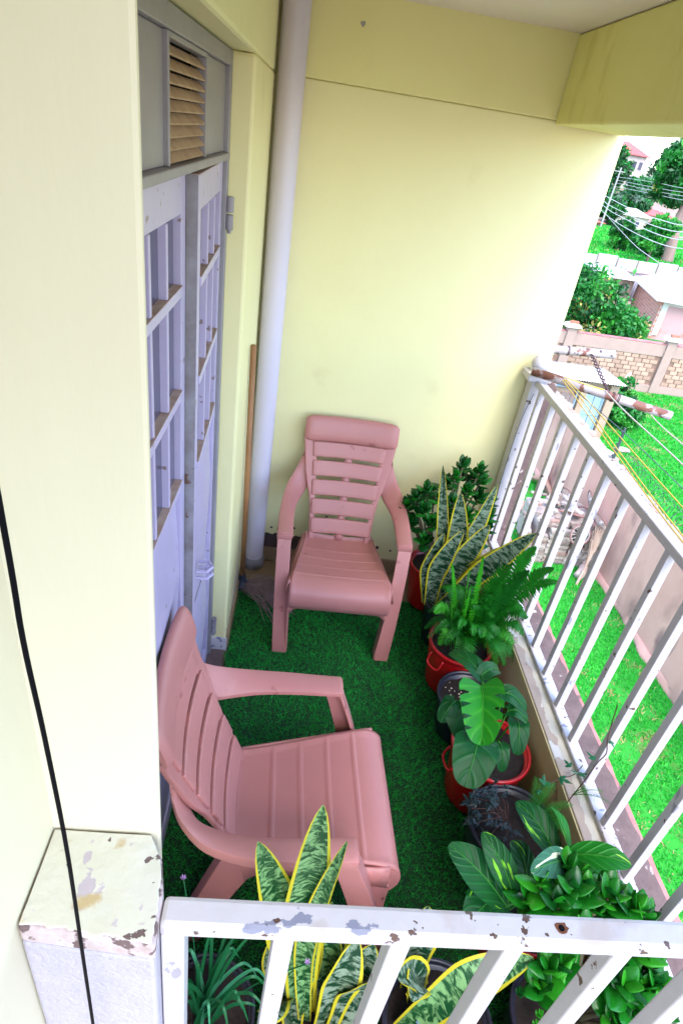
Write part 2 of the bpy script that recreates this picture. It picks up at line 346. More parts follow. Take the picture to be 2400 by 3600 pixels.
# ================================================================ railings
rail = thing('railing', 'white steel side railing with ball finial post, running along the garden side', 'railing', (1.085, 1.5, 0.386))
def RB(mb_, name, m, par, bevel=0.003, smooth=False, off=(1.085, 1.5, 0.386)):
    mb_.v = [(x - off[0], y - off[1], z - off[2]) for x, y, z in mb_.v]
    return mb_.build(name, m, par, bevel=bevel, smooth=smooth)
RB(MB().box(1.067, 1.103, 0.345, 2.668, 1.229, 1.259), 'top_rail', M_white, rail, 0.004)
RB(MB().box(1.064, 1.106, 0.345, 2.735, 0.3865, 0.402), 'bottom_rail', M_whitef, rail, 0.003)
for k in range(-3, 12):
    y = 0.915 + 0.1535 * k
    RB(MB().box(1.0725, 1.0985, y - 0.013, y + 0.013, 0.4022, 1.2288), 'baluster', M_white, rail, 0.002)
pst = RB(MB().box(1.052, 1.118, 2.669, 2.735, 0.4022, 1.248), 'post', M_white, rail, 0.004)
RB(MB().box(1.022, 1.132, 2.648, 2.758, 1.2482, 1.284), 'post_cap', M_white, pst, 0.006)
RB(MB().lathe([(0.001, -0.042)] + [(0.042 * math.sin(PI * i / 16), -0.042 * math.cos(PI * i / 16)) for i in range(1, 16)] + [(0.001, 0.042)], 28, (1.077, 2.700, 1.324)), 'ball_finial', M_white, pst, 0.0, True)
fr = thing('railing', 'white front railing across the foot of the picture, paint chipped down to grey and rust', 'railing', (0.4, 0.38, 0.382))
FO = (0.4, 0.38, 0.382)
RB(MB().box(-0.099, 1.060, 0.3605, 0.3975, 1.2285, 1.2585), 'top_rail', M_whitef, fr, 0.007, off=FO)
RB(MB().box(-0.099, 1.060, 0.362, 0.396, 0.3805, 0.402), 'bottom_rail', M_whitef, fr, 0.003, off=FO)
for k in range(7):
    x = 0.056 + 0.152 * k
    RB(MB().box(x - 0.0135, x + 0.0135, 0.366, 0.393, 0.4022, 1.2283), 'baluster', M_white, fr, 0.003, off=FO)
RB(MB().box(-0.0975, -0.068, 0.362, 0.394, 0.4022, 1.2283), 'post', M_white, fr, 0.003, off=FO)
M_rust = mat('rust', (0.16, 0.05, 0.018), 0.85, var=(0.07, 0.025, 0.012), vscale=40, bump=0.6)
rh = []
for k in range(14):
    a = 2 * PI * k / 14; q = random.Random(k).uniform(.75, 1.15); rh.append((0.417 + 0.0095 * q * math.cos(a), 0.380 + 0.0075 * q * math.sin(a)))
RB(MB().prism(rh, 2, 1.2575, 1.2590), 'rust_patch', M_rust, fr, 0, off=FO)
RB(MB().lathe([(0.0005, 0), (0.0042, 0)], 12, (0.4165, 0.3795, 1.25945)), 'screw_hole', M_black, fr, 0, off=FO)

# ================================================================ double door in the left wall
M_door = mat('lilac_door_paint', (0.438, 0.383, 0.561), 0.35, var=(0.407, 0.352, 0.527), vscale=7, bump=0.2, bscale=30,
             layers=[((0.219, 0.153, 0.17), 34, 4, 0.67, 0.02)])
M_doorg = mat('grey_door_paint', (0.266, 0.245, 0.273), 0.45, var=(0.222, 0.202, 0.226), vscale=6, bump=0.25, layers=[((0.148, 0.115, 0.109), 28, 4, 0.72, 0.03)])
M_slat = mat('dusty_brown_louvre', (0.44, 0.29, 0.18), 0.6, var=(0.30, 0.18, 0.11), vscale=16, bump=0.25)
M_dust = mat('dust_on_ledge', (0.40, 0.24, 0.18), 0.9, var=(0.52, 0.38, 0.32), vscale=24, bump=0.4)
M_glass = mat('door_glass', (0.05, 0.05, 0.10), 0.08, var=(0.08, 0.075, 0.13), vscale=4, spec=0.9)
M_steel = mat('dull_steel_edge', (0.30, 0.29, 0.34), 0.5, var=(0.17, 0.14, 0.15), vscale=12, layers=[((0.12, 0.06, 0.04), 22, 4, 0.62, 0.05)])
DX = -0.285
door = thing('double_door', 'lilac steel double door with louvred vent above, far leaf slightly ajar', 'door', (DX, 1.5, 0))
def D(mb_, name, m, par=None, bevel=0.002, smooth=False):
    mb_.v = [(x - DX, y - 1.5, z) for x, y, z in mb_.v]
    return mb_.build(name, m, par or door, bevel=bevel, smooth=smooth)
f = MB(); f.box(-0.325, -0.272, 0.792, 0.822, 0, 2.232); f.box(-0.325, -0.272, 2.012, 2.048, 0, 2.232); f.box(-0.325, -0.2725, 0.8222, 2.0118, 2.196, 2.232)
f.box(-0.325, -0.266, 0.8222, 2.0118, 1.978, 1.996)
D(f, 'frame', M_doorg, bevel=0.003)
D(MB().box(-0.312, -0.285, 0.8225, 1.272, 1.9965, 2.1955), 'transom_panel', M_doorg); D(MB().box(-0.312, -0.285, 1.668, 2.0115, 1.9965, 2.1955), 'transom_panel', M_doorg)
v = MB(); v.box(-0.30, -0.276, 1.2722, 1.284, 1.9965, 2.1955); v.box(-0.30, -0.276, 1.656, 1.6678, 1.9965, 2.1955); v.box(-0.30, -0.2765, 1.2842, 1.6558, 2.186, 2.1955)
D(v, 'vent_frame', M_doorg)
for k in range(9):
    z = 2.008 + 0.0205 * k
    T = Matrix.Translation((-0.288, 0, z)) @ Matrix.Rotation(R_(48 + random.uniform(-4, 4)), 4, 'Y')
    D(MB().box(-0.0115, 0.0115, 1.2845, 1.6555, -0.0022, 0.0022, T), 'louvre_slat', M_slat, bevel=0.001)
D(MB().box(-0.318, -0.313, 1.27, 1.67, 1.997, 2.195), 'vent_back', M_black)
def leaf(name, y0, y1, ang, label):
    """door leaf between y0 (free edge or near jamb) and y1; ang opens it about the far jamb"""
    th = 0.028; out = DX; W = y1 - y0
    piv = Vector((DX - th / 2, y1, 0))
    T = Matrix.Translation(piv) @ Matrix.Rotation(ang, 4, 'Z') @ Matrix.Translation(-piv)
    def put(mb_, nm, m, par, bevel=0.002):
        mb_.v = [tuple(T @ Vector(q)) for q in mb_.v]; return D(mb_, nm, m, par, bevel)
    x0, x1 = out - th, out
    lf = MB(); s = 0.045
    lf.box(x0, x1, y0, y0 + s, 0.012, 1.972); lf.box(x0, x1, y1 - s, y1, 0.012, 1.972)
    lf.box(x0, x1 - 0.0005, y0 + s + .0002, y1 - s - .0002, 1.90, 1.972); lf.box(x0, x1 - 0.0005, y0 + s + .0002, y1 - s - .0002, 0.012, 0.09)
    lo = put(lf, name, M_door, door, 0.002); lo['label'] = label
    put(MB().box(x0 - 0.001, x0 - 0.0002, y0, y0 + 0.03, 0.012, 1.972), 'edge_strip', M_steel, lo, 0)
    put(MB().box(x0 + 0.001, x1 - 0.001, y0 - 0.0012, y0 - 0.0002, 0.012, 1.972), 'edge_strip', M_steel, lo, 0)
    put(MB().box(x0 + 0.001, x1 - 0.001, y0 + 0.001, y1 - 0.001, 1.9722, 1.9732), 'dust', M_dust, lo, 0)
    nb = 4 if W > 0.6 else 3; ys = [y0 + s + (W - 2 * s) * q / nb for q in range(1, nb)]; zs = [1.745, 1.498, 1.245]
    for z in zs:
        put(MB().box(x0, x1 + 0.004, y0 + s + .0004, y1 - s - .0004, z - 0.012, z + 0.010), 'glazing_bar', M_door, lo)
        put(MB().box(x0, x1 + 0.0035, y0 + s + .001, y1 - s - .001, z + 0.0101, z + 0.0112), 'dust', M_dust, lo, 0)
    zz = [1.2585] + [1.498, 1.745] + [1.90]
    for (za, zb) in ((1.2565, 1.4855), (1.5095, 1.7325), (1.7565, 1.8995)):
        for y in ys: put(MB().box(x0 + 0.001, x1 + 0.001, y - 0.007, y + 0.007, za, zb), 'glazing_bar', M_door, lo)
        e = [y0 + s] + ys + [y1 - s]
        for a, b in zip(e[:-1], e[1:]):
            put(MB().box(x0 + 0.009, x0 + 0.012, a + 0.0075, b - 0.0075, za + 0.0005, zb - 0.0005), 'pane', M_glass, lo, 0)
    # pressed lower panel: diamond ridges
    for (za, zb) in ((0.092, 0.655), (0.665, 1.230)):
        p = MB(); ya, yb = y0 + s + .001, y1 - s - .001; ym, zm = (ya + yb) / 2, (za + zb) / 2; xb, xt = x1 - 0.016, x1 + 0.006
        vs = [(xb, ya, za), (xb, yb, za), (xb, yb, zb), (xb, ya, zb), (xb + .012, ym, za), (xb + .012, yb, zm), (xb + .012, ym, zb), (xb + .012, ya, zm), (xt, ym, zm)]
        p.add(vs, [(0, 4, 7), (1, 5, 4), (2, 6, 5), (3, 7, 6), (4, 5, 8), (5, 6, 8), (6, 7, 8), (7, 4, 8)])
        put(p, 'lower_panel', M_door, lo, 0)
    return lo, put
l1, put1 = leaf('door_leaf', 0.826, 1.470, 0.0, 'closed near leaf')
l2, put2 = leaf('door_leaf', 1.486, 2.008, R_(2.7), 'far leaf standing slightly ajar')
h = MB()
for q in (-1, 1): h.tube([(DX + 0.004, 1.535, 0.848 + q * 0.012), (DX + 0.035, 1.535, 0.848 + q * 0.014), (DX + 0.05, 1.56, 0.848 + q * 0.014), (DX + 0.035, 1.59, 0.848 + q * 0.014), (DX + 0.004, 1.59, 0.848 + q * 0.012)], 0.006, 8)
put2(h, 'handle', M_door, l2, 0)
for z in (1.838, 0.175):
    hb = MB(); hb.tube([(-0.262, 2.022, z - 0.045), (-0.262, 2.022, z - 0.003)], 0.011, 12); hb.tube([(-0.262, 2.022, z + 0.003), (-0.262, 2.022, z + 0.045)], 0.0115, 12); hb.tube([(-0.262, 2.022, z - 0.055), (-0.262, 2.022, z - 0.045)], 0.006, 8)
    D(hb, 'hinge', M_doorg if z > 1 else M_steel, smooth=False, bevel=0.001)

# ================================================================ downpipe and mop
M_pvc = mat('white_pvc', (0.598, 0.546, 0.651), 0.35, var=(0.554, 0.502, 0.607), vscale=5, stretch=(1, 1, 0.2), layers=[((0.132, 0.106, 0.088), 40, 3, 0.79, 0.02), ((0.308, 0.246, 0.22), 6, 6, 0.72, 0.1)])
dp = thing('downpipe', 'white plastic drainpipe standing in the corner beside the double door', 'drainpipe', (-0.150, 2.706, 0))
MB().lathe([(0.050, 0.07), (0.0500, 2.5)], 32).build('pipe', M_pvc, dp, smooth=True)
MB().lathe([(0.054, 0.008), (0.056, 0.02), (0.056, 0.07), (0.0505, 0.075)], 32).build('collar', M_steel, dp, smooth=True)
M_wood = mat('worn_broom_wood', (0.36, 0.17, 0.07), 0.6, var=(0.25, 0.11, 0.045), vscale=8, stretch=(4, 4, 0.4), bump=0.2)
M_sock = mat('dark_blue_plastic', (0.02, 0.025, 0.05), 0.4)
M_yarn = mat('dirty_mop_yarn', (0.34, 0.238, 0.238), 0.9, var=(0.187, 0.128, 0.136), vscale=30)
mop = thing('mop', 'string mop with wooden handle leaning against the drainpipe', 'mop', (-0.185, 2.47, 0.008))
MB().tube([(0.0, 0.0, 0.07), (-0.004, -0.05, 0.65), (-0.010, -0.10, 1.33)], [0.012, 0.0125, 0.012], 12).build('handle', M_wood, mop, smooth=True)
MB().lathe([(0.014, 0.12), (0.018, 0.10), (0.020, 0.07), (0.040, 0.055), (0.042, 0.035), (0.032, 0.028)], 20).build('socket', M_sock, mop, smooth=True)
st = MB(); r = random.Random(2)
for k in range(150):
    a = r.uniform(-0.9, 0.35); ln = r.uniform(0.17, 0.29); a2 = a + r.uniform(-0.4, 0.4); h0 = r.uniform(0.012, 0.05)
    d = Vector((math.cos(a), math.sin(a), 0)); d2 = Vector((math.cos(a2 * .6 - .1), math.sin(a2 * .6 - .1), 0))
    p0 = Vector((r.uniform(-.03, .03), r.uniform(-.03, .03), 0.03)); p1 = p0 + d * ln * 0.35 + Vector((0, 0, h0)); p2 = p1 + d2 * ln * 0.4 - Vector((0, 0, h0 * .4)); p3 = p2 + d2 * ln * 0.35 + Vector((r.uniform(-.02, .02), r.uniform(-.03, .03), 0)); p3.z = r.uniform(0.004, 0.016)
    st.tube(smooth_pts([p0, p1, p2, p3], 3), 0.0022, 4, cap=False)
so = st.build('strands', M_yarn, mop, smooth=True); so['kind'] = 'stuff'

# ================================================================ artificial grass carpet
M_turf = mat('artificial_turf', (0.00455, 0.386, 0.0423), 0.75, var=(0.00455, 0.273, 0.0295), vscale=5)
M_turf2 = mat('artificial_turf_light', (0.0137, 0.592, 0.0634), 0.7)
M_back = mat('turf_backing', (0.003, 0.04, 0.012), 0.9)
carpet = thing('turf_carpet', 'dark green artificial grass carpet covering the balcony floor', 'carpet', (0.4, 1.4, 0.0))
outl = [(-0.20, 0.424), (0.995, 0.424), (0.995, 2.50), (-0.185, 2.51), (-0.195, 2.30), (-0.203, 1.86), (-0.283, 1.83), (-0.283, 0.97), (-0.20, 0.95)]
mb = MB().prism([(x - .4, y - 1.4) for x, y in outl], 2, 0.0095, 0.013); mb.build('backing', M_back, carpet)
n = 110000
P = np.stack([rng.uniform(-0.283, 0.995, n), rng.uniform(0.43, 2.51, n)], 1)
x_, y_ = P[:, 0], P[:, 1]
ok = ((x_ > -0.2 + 0.006 * np.sin(y_ * 40)) | ((y_ > 0.96) & (y_ < 1.83))) & (y_ < 2.50 + 0.006 * np.sin(x_ * 50))
P = P[ok]; P3 = np.concatenate([P - [.4, 1.4], np.full((len(P), 1), 0.012)], 1)
V = blades(P3, 0.017, 0.0022, 0.9)
# the nap lies a little towards the camera
V[:, 2:, 1] -= 0.004
q = quads('pile', V, [M_turf, M_turf2], carpet, (rng.random(len(V)) < 0.22)); q['kind'] = 'stuff'

# ================================================================ plastic chairs
M_plas = mat('dusty_pink_plastic', (0.471, 0.188, 0.17), 0.45, var=(0.433, 0.172, 0.158), vscale=3, bump=0.10, bscale=300, layers=[((0.503, 0.225, 0.204), 9, 6, 0.62, 0.2), ((0.311, 0.101, 0.092), 14, 5, 0.68, 0.05)])
def chair(label, loc, rz):
    t = thing('plastic_chair', label, 'chair', loc, rz, 'pink plastic armchairs')
    def bpnt(s):                     # back profile: crease (0) to top (1)
        return 0.470 + 0.215 * s + 0.022 * math.sin(PI * s) * s, 0.335 + 0.560 * s
    def B(x, s, off=0.0):
        y, z = bpnt(s); y2, z2 = bpnt(s + 0.01); d = Vector((y2 - y, z2 - z)).normalized(); nrm = (-d.y, d.x)
        cur = -0.40 * x * x
        return (x, y + nrm[0] * off + cur, z + nrm[1] * off)
    xi = lambda s: 0.132 + 0.044 * s
    def xo(s):
        pts = [(0, .150), (.12, .158), (.25, .163), (.36, .172), (.46, .190), (.56, .205), (.66, .212), (.78, .222), (.9, .229), (1, .229)]
        for (a, b), (c, d) in zip(pts[:-1], pts[1:]):
            if s <= c: return b + (d - b) * (s - a) / (c - a)
        return pts[-1][1]
    for sg in (-1, 1):
        m = MB(); m.grid(lambda u, v: B(sg * (xi(v * .86) - 0.006 + (xo(v * .86) - xi(v * .86) + 0.006) * u), v * .86), 4, 28)
        m.build('back_stile', M_plas, t, smooth=True, solid=0.016, bevel=0.004)
    pitch, hh = 0.156, 0.126
    for k in range(5):
        s0 = 0.055 + pitch * k
        m = MB()
        def slat(u, v, s0=s0):
            s = s0 + hh * v; w = xi(s) + 0.012
            return B(-w + 2 * w * u, s, 0.009)
        m.grid(slat, 12, 4); m.build('slat', M_plas, t, smooth=True, solid=0.016, bevel=0.004)
    m = MB(); m.grid(lambda u, v: B(-0.019 + 0.038 * u, v * 0.86, 0.0), 2, 28); m.build('back_spine', M_plas, t, smooth=True, solid=0.012)
    # headrest roll
    m = MB(); nv = 18
    def head(u, v):
        x = -0.226 + 0.452 * u; e = min(u, 1 - u) / 0.10; e = min(1.0, e); e = math.sqrt(1 - (1 - e) ** 2) if e < 1 else 1.0
        a = 2 * PI * v; hz = 0.060 * (0.72 + 0.28 * e); th = (0.026 if math.cos(a) > 0 else 0.010) * (0.35 + 0.65 * e)
        ca, sa = math.cos(a), math.sin(a)
        ca = math.copysign(abs(ca) ** 0.8, ca); sa = math.copysign(abs(sa) ** 0.7, sa)
        y, z, = bpnt(0.915)[0], 0.335 + 0.560 * 0.915
        q = B(x, 0.915 + hz / 0.560 * sa, 0.008 + th * ca); return q
    m.grid(head, 36, 24)
    m.add([head(0, j / 24) for j in range(24)], [tuple(range(24))]); m.add([head(1, j / 24) for j in range(24)], [tuple(range(24))])
    m.build('headrest', M_plas, t, smooth=True)
    # seat with moulded ridges and rolled front
    prof = [(0.020, 0.262), (0.004, 0.290), (0.000, 0.325), (0.010, 0.358), (0.035, 0.380), (0.075, 0.389), (0.13, 0.385), (0.2, 0.374), (0.28, 0.360), (0.36, 0.348), (0.43, 0.340), (0.47, 0.342), (0.485, 0.36)]
    pp = smooth_pts([(0, y, z) for y, z in prof], 14)
    def seat(u, v):
        q = pp[min(int(round(v * (len(pp) - 1))), len(pp) - 1)]; hw = 0.224 - 0.056 * max(0, (q.y - 0.05) / 0.43)
        x = -hw + 2 * hw * u; dz = -0.012 * (1 - (2 * u - 1) ** 2) * min(1, q.y / 0.2)
        for r in (0.105, 0.19, 0.275, 0.36):
            if abs(2 * u - 1) < 0.93: dz += 0.005 * math.exp(-((q.y - r) / 0.004) ** 2)
        if abs(2 * u - 1) > 0.94: dz += 0.004
        return (x, q.y, q.z + dz)
    MB().grid(seat, 40, len(pp) - 1).build('seat', M_plas, t, smooth=True, solid=0.011)
    for sg in (-1, 1):
        cp = [(q.y, q.z - .002) for q in pp if q.y < .11][::3]; MB().prism(cp + [(.11, .30)], 0, sg * .2215, sg * .2255).build('seat_side', M_plas, t, bevel=0.002)
    ap = MB(); ap.grid(lambda u, v: (-.224 + .448 * u, .021 + .002 * v, .268 - v * (.006 + .05 * abs(2 * u - 1) ** 10)), 32, 2); ap.build('front_apron', M_plas, t, smooth=True, solid=0.009)
    for sg in (-1, 1):
        outer = [(.213, .622, .740), (.226, .615, .690), (.250, .590, .638), (.280, .530, .594), (.296, .43, .570), (.3, .33, .562), (.298, .24, .558), (.296, .158, .556)]
        inner = [(.170, .610, .680), (.180, .590, .605), (.200, .560, .556), (.222, .495, .546), (.236, .42, .546), (.240, .33, .548), (.239, .24, .549), (.237, .158, .549)]
        low = [(x + .002, y - .002, z - (.010 + .020 * min(1, i / 4))) for i, (x, y, z) in enumerate(outer)]
        O, I, Lw = smooth_pts(outer, 5), smooth_pts(inner, 5), smooth_pts(low, 5); n_ = len(O)
        def arm(u, v):
            i = min(int(round(v * (n_ - 1))), n_ - 1); k = u * 8
            if k <= 1: q = Lw[i].lerp(O[i], k)
            elif k <= 7: q = O[i].lerp(I[i], (k - 1) / 6) + Vector((0, 0, 0.004 * math.sin(PI * (k - 1) / 6)))
            else: q = I[i] + Vector((0, 0, -0.012 * (k - 7)))
            return (sg * q.x, q.y, q.z)
        am = MB(); am.grid(arm, 8, n_ - 1)
        am.add([(sg * .298, .158, .528), (sg * .296, .158, .556), (sg * .267, .158, .5565), (sg * .237, .158, .549), (sg * .237, .158, .528)], [(0, 1, 2, 3, 4)])
        am.build('armrest', M_plas, t, smooth=True, solid=0.009, bevel=0.003)
        # front leg: an open channel, front and outer side plates
        lg = MB()
        top = [(.240, .166, .545), (.297, .166, .548), (.297, .222, .548)]; mid = [(.230, .060, .30), (.288, .060, .30), (.290, .135, .30)]; bot = [(.208, .0, 0.0), (.268, .0, 0.0), (.270, .062, 0.0)]
        n6 = 10; V_ = []
        for i in range(n6 + 1):
            s_ = i / n6
            for a_, b_, c_ in zip(top, mid, bot):
                a, b, c = Vector(a_), Vector(b_), Vector(c_); q = a * (1 - s_) ** 2 + b * 2 * s_ * (1 - s_) + c * s_ * s_
                V_.append((sg * q.x, q.y, q.z))
        F_ = [(3 * i + j, 3 * i + j + 1, 3 * i + j + 4, 3 * i + j + 3) for i in range(n6) for j in range(2)]
        lg.add(V_, F_)
        # inner side of the channel, from under the seat to the foot, and the web up to the arm
        lg.add([(sg * x, y, z) for x, y, z in [(.224, .022, .30), (.208, .001, 0.0), (.206, .050, 0.0), (.222, .085, .30)]], [(0, 1, 2, 3)])
        lg.build('front_leg', M_plas, t, smooth=False, solid=0.009, bevel=0.003)
        rl = MB()
        top = [(.176, .37, .335), (.176, .49, .345), (.140, .49, .345)]; mid = [(.20, .46, .22), (.20, .545, .21), (.16, .545, .21)]; bot = [(.235, .545, 0.0), (.235, .62, 0.0), (.195, .62, 0.0)]
        V_ = []
        for i in range(n6 + 1):
            s_ = i / n6
            for a_, b_, c_ in zip(top, mid, bot):
                a, b, c = Vector(a_), Vector(b_), Vector(c_); q = a * (1 - s_) ** 2 + b * 2 * s_ * (1 - s_) + c * s_ * s_
                V_.append((sg * q.x, q.y, q.z))
        rl.add(V_, F_); rl.build('rear_leg', M_plas, t, smooth=False, solid=0.009, bevel=0.003)
        # skirt along the side of the seat, arching between the legs
        sk = MB()
        def skirt(u, v):
            y = 0.035 + 0.46 * u; hw = 0.224 - 0.056 * max(0, (y - 0.05) / 0.43) + 0.004
            zt = 0.392 - 0.115 * (y - 0.05); zb = zt - 0.075 + 0.03 * math.sin(PI * u) - 0.10 * max(0, u - 0.8) / 0.2
            return (sg * (hw + 0.012 * v), y, zt + (zb - zt) * v)
        sk.grid(skirt, 14, 2); sk.build('side_skirt', M_plas, t, smooth=True, solid=0.009)
    return t
chair('pink plastic armchair with its back against the far wall, facing the camera', (0.275, 2.05, 0.022), 0.0)
chair('pink plastic armchair nearer the camera, turned sideways with its back to the door', (0.412, 1.120, 0.022), R_(93))
# ================================================================ outside: ground, garden walls, sheds, houses, trees
GZ = -5.9
M_soil = mat('grassy_soil', (0.0101, 0.202, 0.013), 0.9, var=(0.0144, 0.245, 0.0144), vscale=0.5, bump=0.6, bscale=8,
             layers=[((0.158, 0.144, 0.0504), 0.9, 7, 0.60, 0.08), ((0.216, 0.144, 0.0936), 1.6, 6, 0.70, 0.04)])
def hz(x, y):
    e = max(0.0, y - 112.0); return GZ + 9.5 * (1 - math.exp(-(e / 55.0) ** 1.5)) + (0.35 * math.sin(x * 0.11) * min(1, max(0, (y - 55) / 40)))
g = MB()
xs = [-80, -40, -20, -8, 1.0, 4, 8, 14, 20, 26, 32, 38, 44, 50, 58, 66, 76, 90, 120, 200, 400]; ys = [-60, -20, 0, 10, 20, 30, 40, 50, 60, 72, 84, 96, 108, 116, 124, 132, 142, 155, 175, 210, 280, 420, 700]
g.add([(x, y, hz(x, y)) for y in ys for x in xs], [(j * len(xs) + i, j * len(xs) + i + 1, (j + 1) * len(xs) + i + 1, (j + 1) * len(xs) + i) for j in range(len(ys) - 1) for i in range(len(xs) - 1)])
M_ground = mat('bare_reddish_earth', (0.22, 0.15, 0.12), 0.95, var=(0.28, 0.19, 0.15), vscale=0.4, bump=0.5, bscale=5, layers=[((0.03, 0.13, 0.02), 0.12, 7, 0.50, 0.06)])
struct('ground', g, M_ground, smooth=True)
struct('lawn', MB().grid(lambda u, v: (1.21 + 6.15 * u, 2.6 + 16.4 * v, GZ + 0.006), 1, 1), M_soil)
struct('yard', MB().grid(lambda u, v: (7.56 + 13 * u, 6 + 19.5 * v, GZ + 0.006), 1, 1), M_soil)
struct('field', MB().grid(lambda u, v: (18 + 56 * u, 48 + 70 * v, hz(18 + 56 * u, 48 + 70 * v) + 0.05), 12, 14), M_soil, smooth=True)
GR = [mat('lawn_blade', (0.00875, 0.35, 0.0175), 0.6, transl=0.25), mat('lawn_blade_bright', (0.0316, 0.468, 0.027), 0.6, transl=0.25), mat('lawn_blade_dark', (0.00387, 0.201, 0.0124), 0.6), mat('dry_blade', (0.28, 0.252, 0.091), 0.8)]
def lawn(name, label, x0, x1, y0, y1, n, h, w, seed):
    r = np.random.default_rng(seed); X = r.uniform(x0, x1, n); Y = r.uniform(y0, y1, n)
    f = np.sin(X * 2.1 + 1.3 * np.sin(Y * 1.7)) * np.sin(Y * 2.6 + seed) + 0.6 * np.sin(X * 5.3 + Y * 4.1) + 0.35 * np.sin(X * 11 + 2 * np.sin(Y * 9))
    keep = (f < 1.1) | (r.random(n) < 0.25); X, Y, f = X[keep], Y[keep], f[keep]
    V = blades(np.stack([X, Y, np.full(len(X), GZ)], 1), h, w, 0.9)
    mi = r.choice([0, 0, 0, 1, 1, 2], len(X)); dry = (f > 0.75) & (r.random(len(X)) < 0.6) | (r.random(len(X)) < 0.02); mi = np.where(dry, 3, mi)
    q = quads(name, V, GR, None, mi); tag(q, label, 'grass', kind='stuff'); return q
lawn('lawn_grass', 'bright green lawn between the building and the plastered boundary wall', 1.35, 7.36, 3.0, 18.5, 110000, 0.055, 0.022, 1)
lawn('yard_grass', 'bright green rough grass of the neighbouring yard beyond the plastered wall', 7.6, 19.5, 8.0, 25.4, 110000, 0.08, 0.032, 2)
lawn('field_grass', 'open green field far behind the iron sheet fence', 22, 62, 50.0, 112, 60000, 0.30, 0.16, 3)

# plastered boundary wall with stone coping
M_plw = mat('stained_pale_plaster', (0.488, 0.242, 0.188), 0.85, var=(0.558, 0.305, 0.246), vscale=0.9, bump=0.4, bscale=12,
            layers=[((0.365, 0.188, 0.152), 1.1, 7, 0.54, 0.14, (1, 1, 0.55)), ((0.132, 0.0704, 0.0685), 1.5, 6, 0.60, 0.12, (1, 1, 0.4))])
M_stone = [mat('field_stone_%d' % i, c, 0.9, var=v, vscale=5, bump=0.6, bscale=20) for i, (c, v) in enumerate([((0.30, 0.24, 0.20), (0.22, 0.17, 0.15)), ((0.38, 0.31, 0.27), (0.28, 0.22, 0.2)), ((0.36, 0.20, 0.15), (0.27, 0.15, 0.11))])]
bw = thing('boundary_wall', 'pale plastered boundary wall with dark stains beside the lawn', 'wall', (7.46, 12, GZ))
MB().box(-0.09, 0.09, -8.5, 7.2, 0, 2.32).build('wall_body', M_plw, bw, bevel=0.02)
fx = lambda v: -0.135 - 0.03 * math.sin(v * 119) - 0.04 * math.sin(v * 43)
pm = MB(); pm.grid(lambda u, v: ((-0.0915, 0.17) if u > .9 else ((fx(v) + .02, 0.15) if u > .4 else (fx(v), 0.0)))[:1] + (-8.5 + 15.7 * v,) + ((0.17,) if u > .9 else ((0.15,) if u > .4 else (0.0,))), 2, 80); pm.build('footing', M_plw, bw, smooth=True)
r = random.Random(9)
def rock_mesh(seed, m, sx=1, sy=1, sz=1):
    r_ = random.Random(seed); bm = bmesh.new(); bmesh.ops.create_icosphere(bm, subdivisions=2, radius=0.5)
    for v in bm.verts:
        k = 1 + r_.uniform(-0.16, 0.16); v.co = Vector((v.co.x * k * sx, v.co.y * k * sy, v.co.z * k * sz))
    me = bpy.data.meshes.new('rock'); bm.to_mesh(me); bm.free(); me.materials.append(m); return me
RK = [rock_mesh(i, M_stone[i % 3], 1, 1.25, 0.55) for i in range(6)]
y = -8.4
while y < 7.1:
    s = r.uniform(0.16, 0.28); o = obj('coping_stone', r.choice(RK), bw); o.location = (r.uniform(-.03, .03), y + s / 2, 2.34 + r.uniform(-.01, .02)); o.scale = (s * 1.1, s, s * 0.8); o.rotation_euler = (0, 0, r.uniform(0, 6)); y += s * 1.05
# metal stake and wires on the wall
M_dark = mat('dark_weathered_metal', (0.03, 0.045, 0.05), 0.6)
sk_ = thing('wire_stake', 'dark metal stake with insulator knobs standing on the plastered wall', 'stake', (7.45, 12.65, -3.55))
MB().bar((0, 0, -0.05), (0.0, 0.03, 0.80), 0.045, 0.045).build('stem', M_dark, sk_)
for k in range(5): MB().lathe([(0.001, -.03), (0.03, -.02), (0.03, .02), (0.001, .03)], 10, (-0.035, 0.01, 0.1 + 0.15 * k)).build('insulator', M_dark, sk_)
tag(MB().tube([(7.45, 18.5, -3.35), (7.45, 15.5, -3.02), (7.45, 12.66, -2.85), (7.45, 10.8, -1.9 - 0.9), (7.45, 5, -2.7)], 0.010, 5).build('fence_wire', M_dark), 'thin dark wire strung along the top of the plastered wall', 'wire')
ck = MB()
for k in range(26):
    yy = 7.2 + k * 0.21; a0 = random.Random(k).uniform(0, 6)
    ck.tube([(7.62 + 0.13 * math.cos(a0 + a), yy + 0.09 * a / 6.3, -3.42 + 0.17 * math.sin(a0 + a)) for a in np.linspace(0, 6.5, 10)], 0.006, 4, cap=False)
o = ck.build('barbed_coil', M_dark); tag(o, 'tangle of dark coiled wire lying behind the coping stones', 'wire coil')

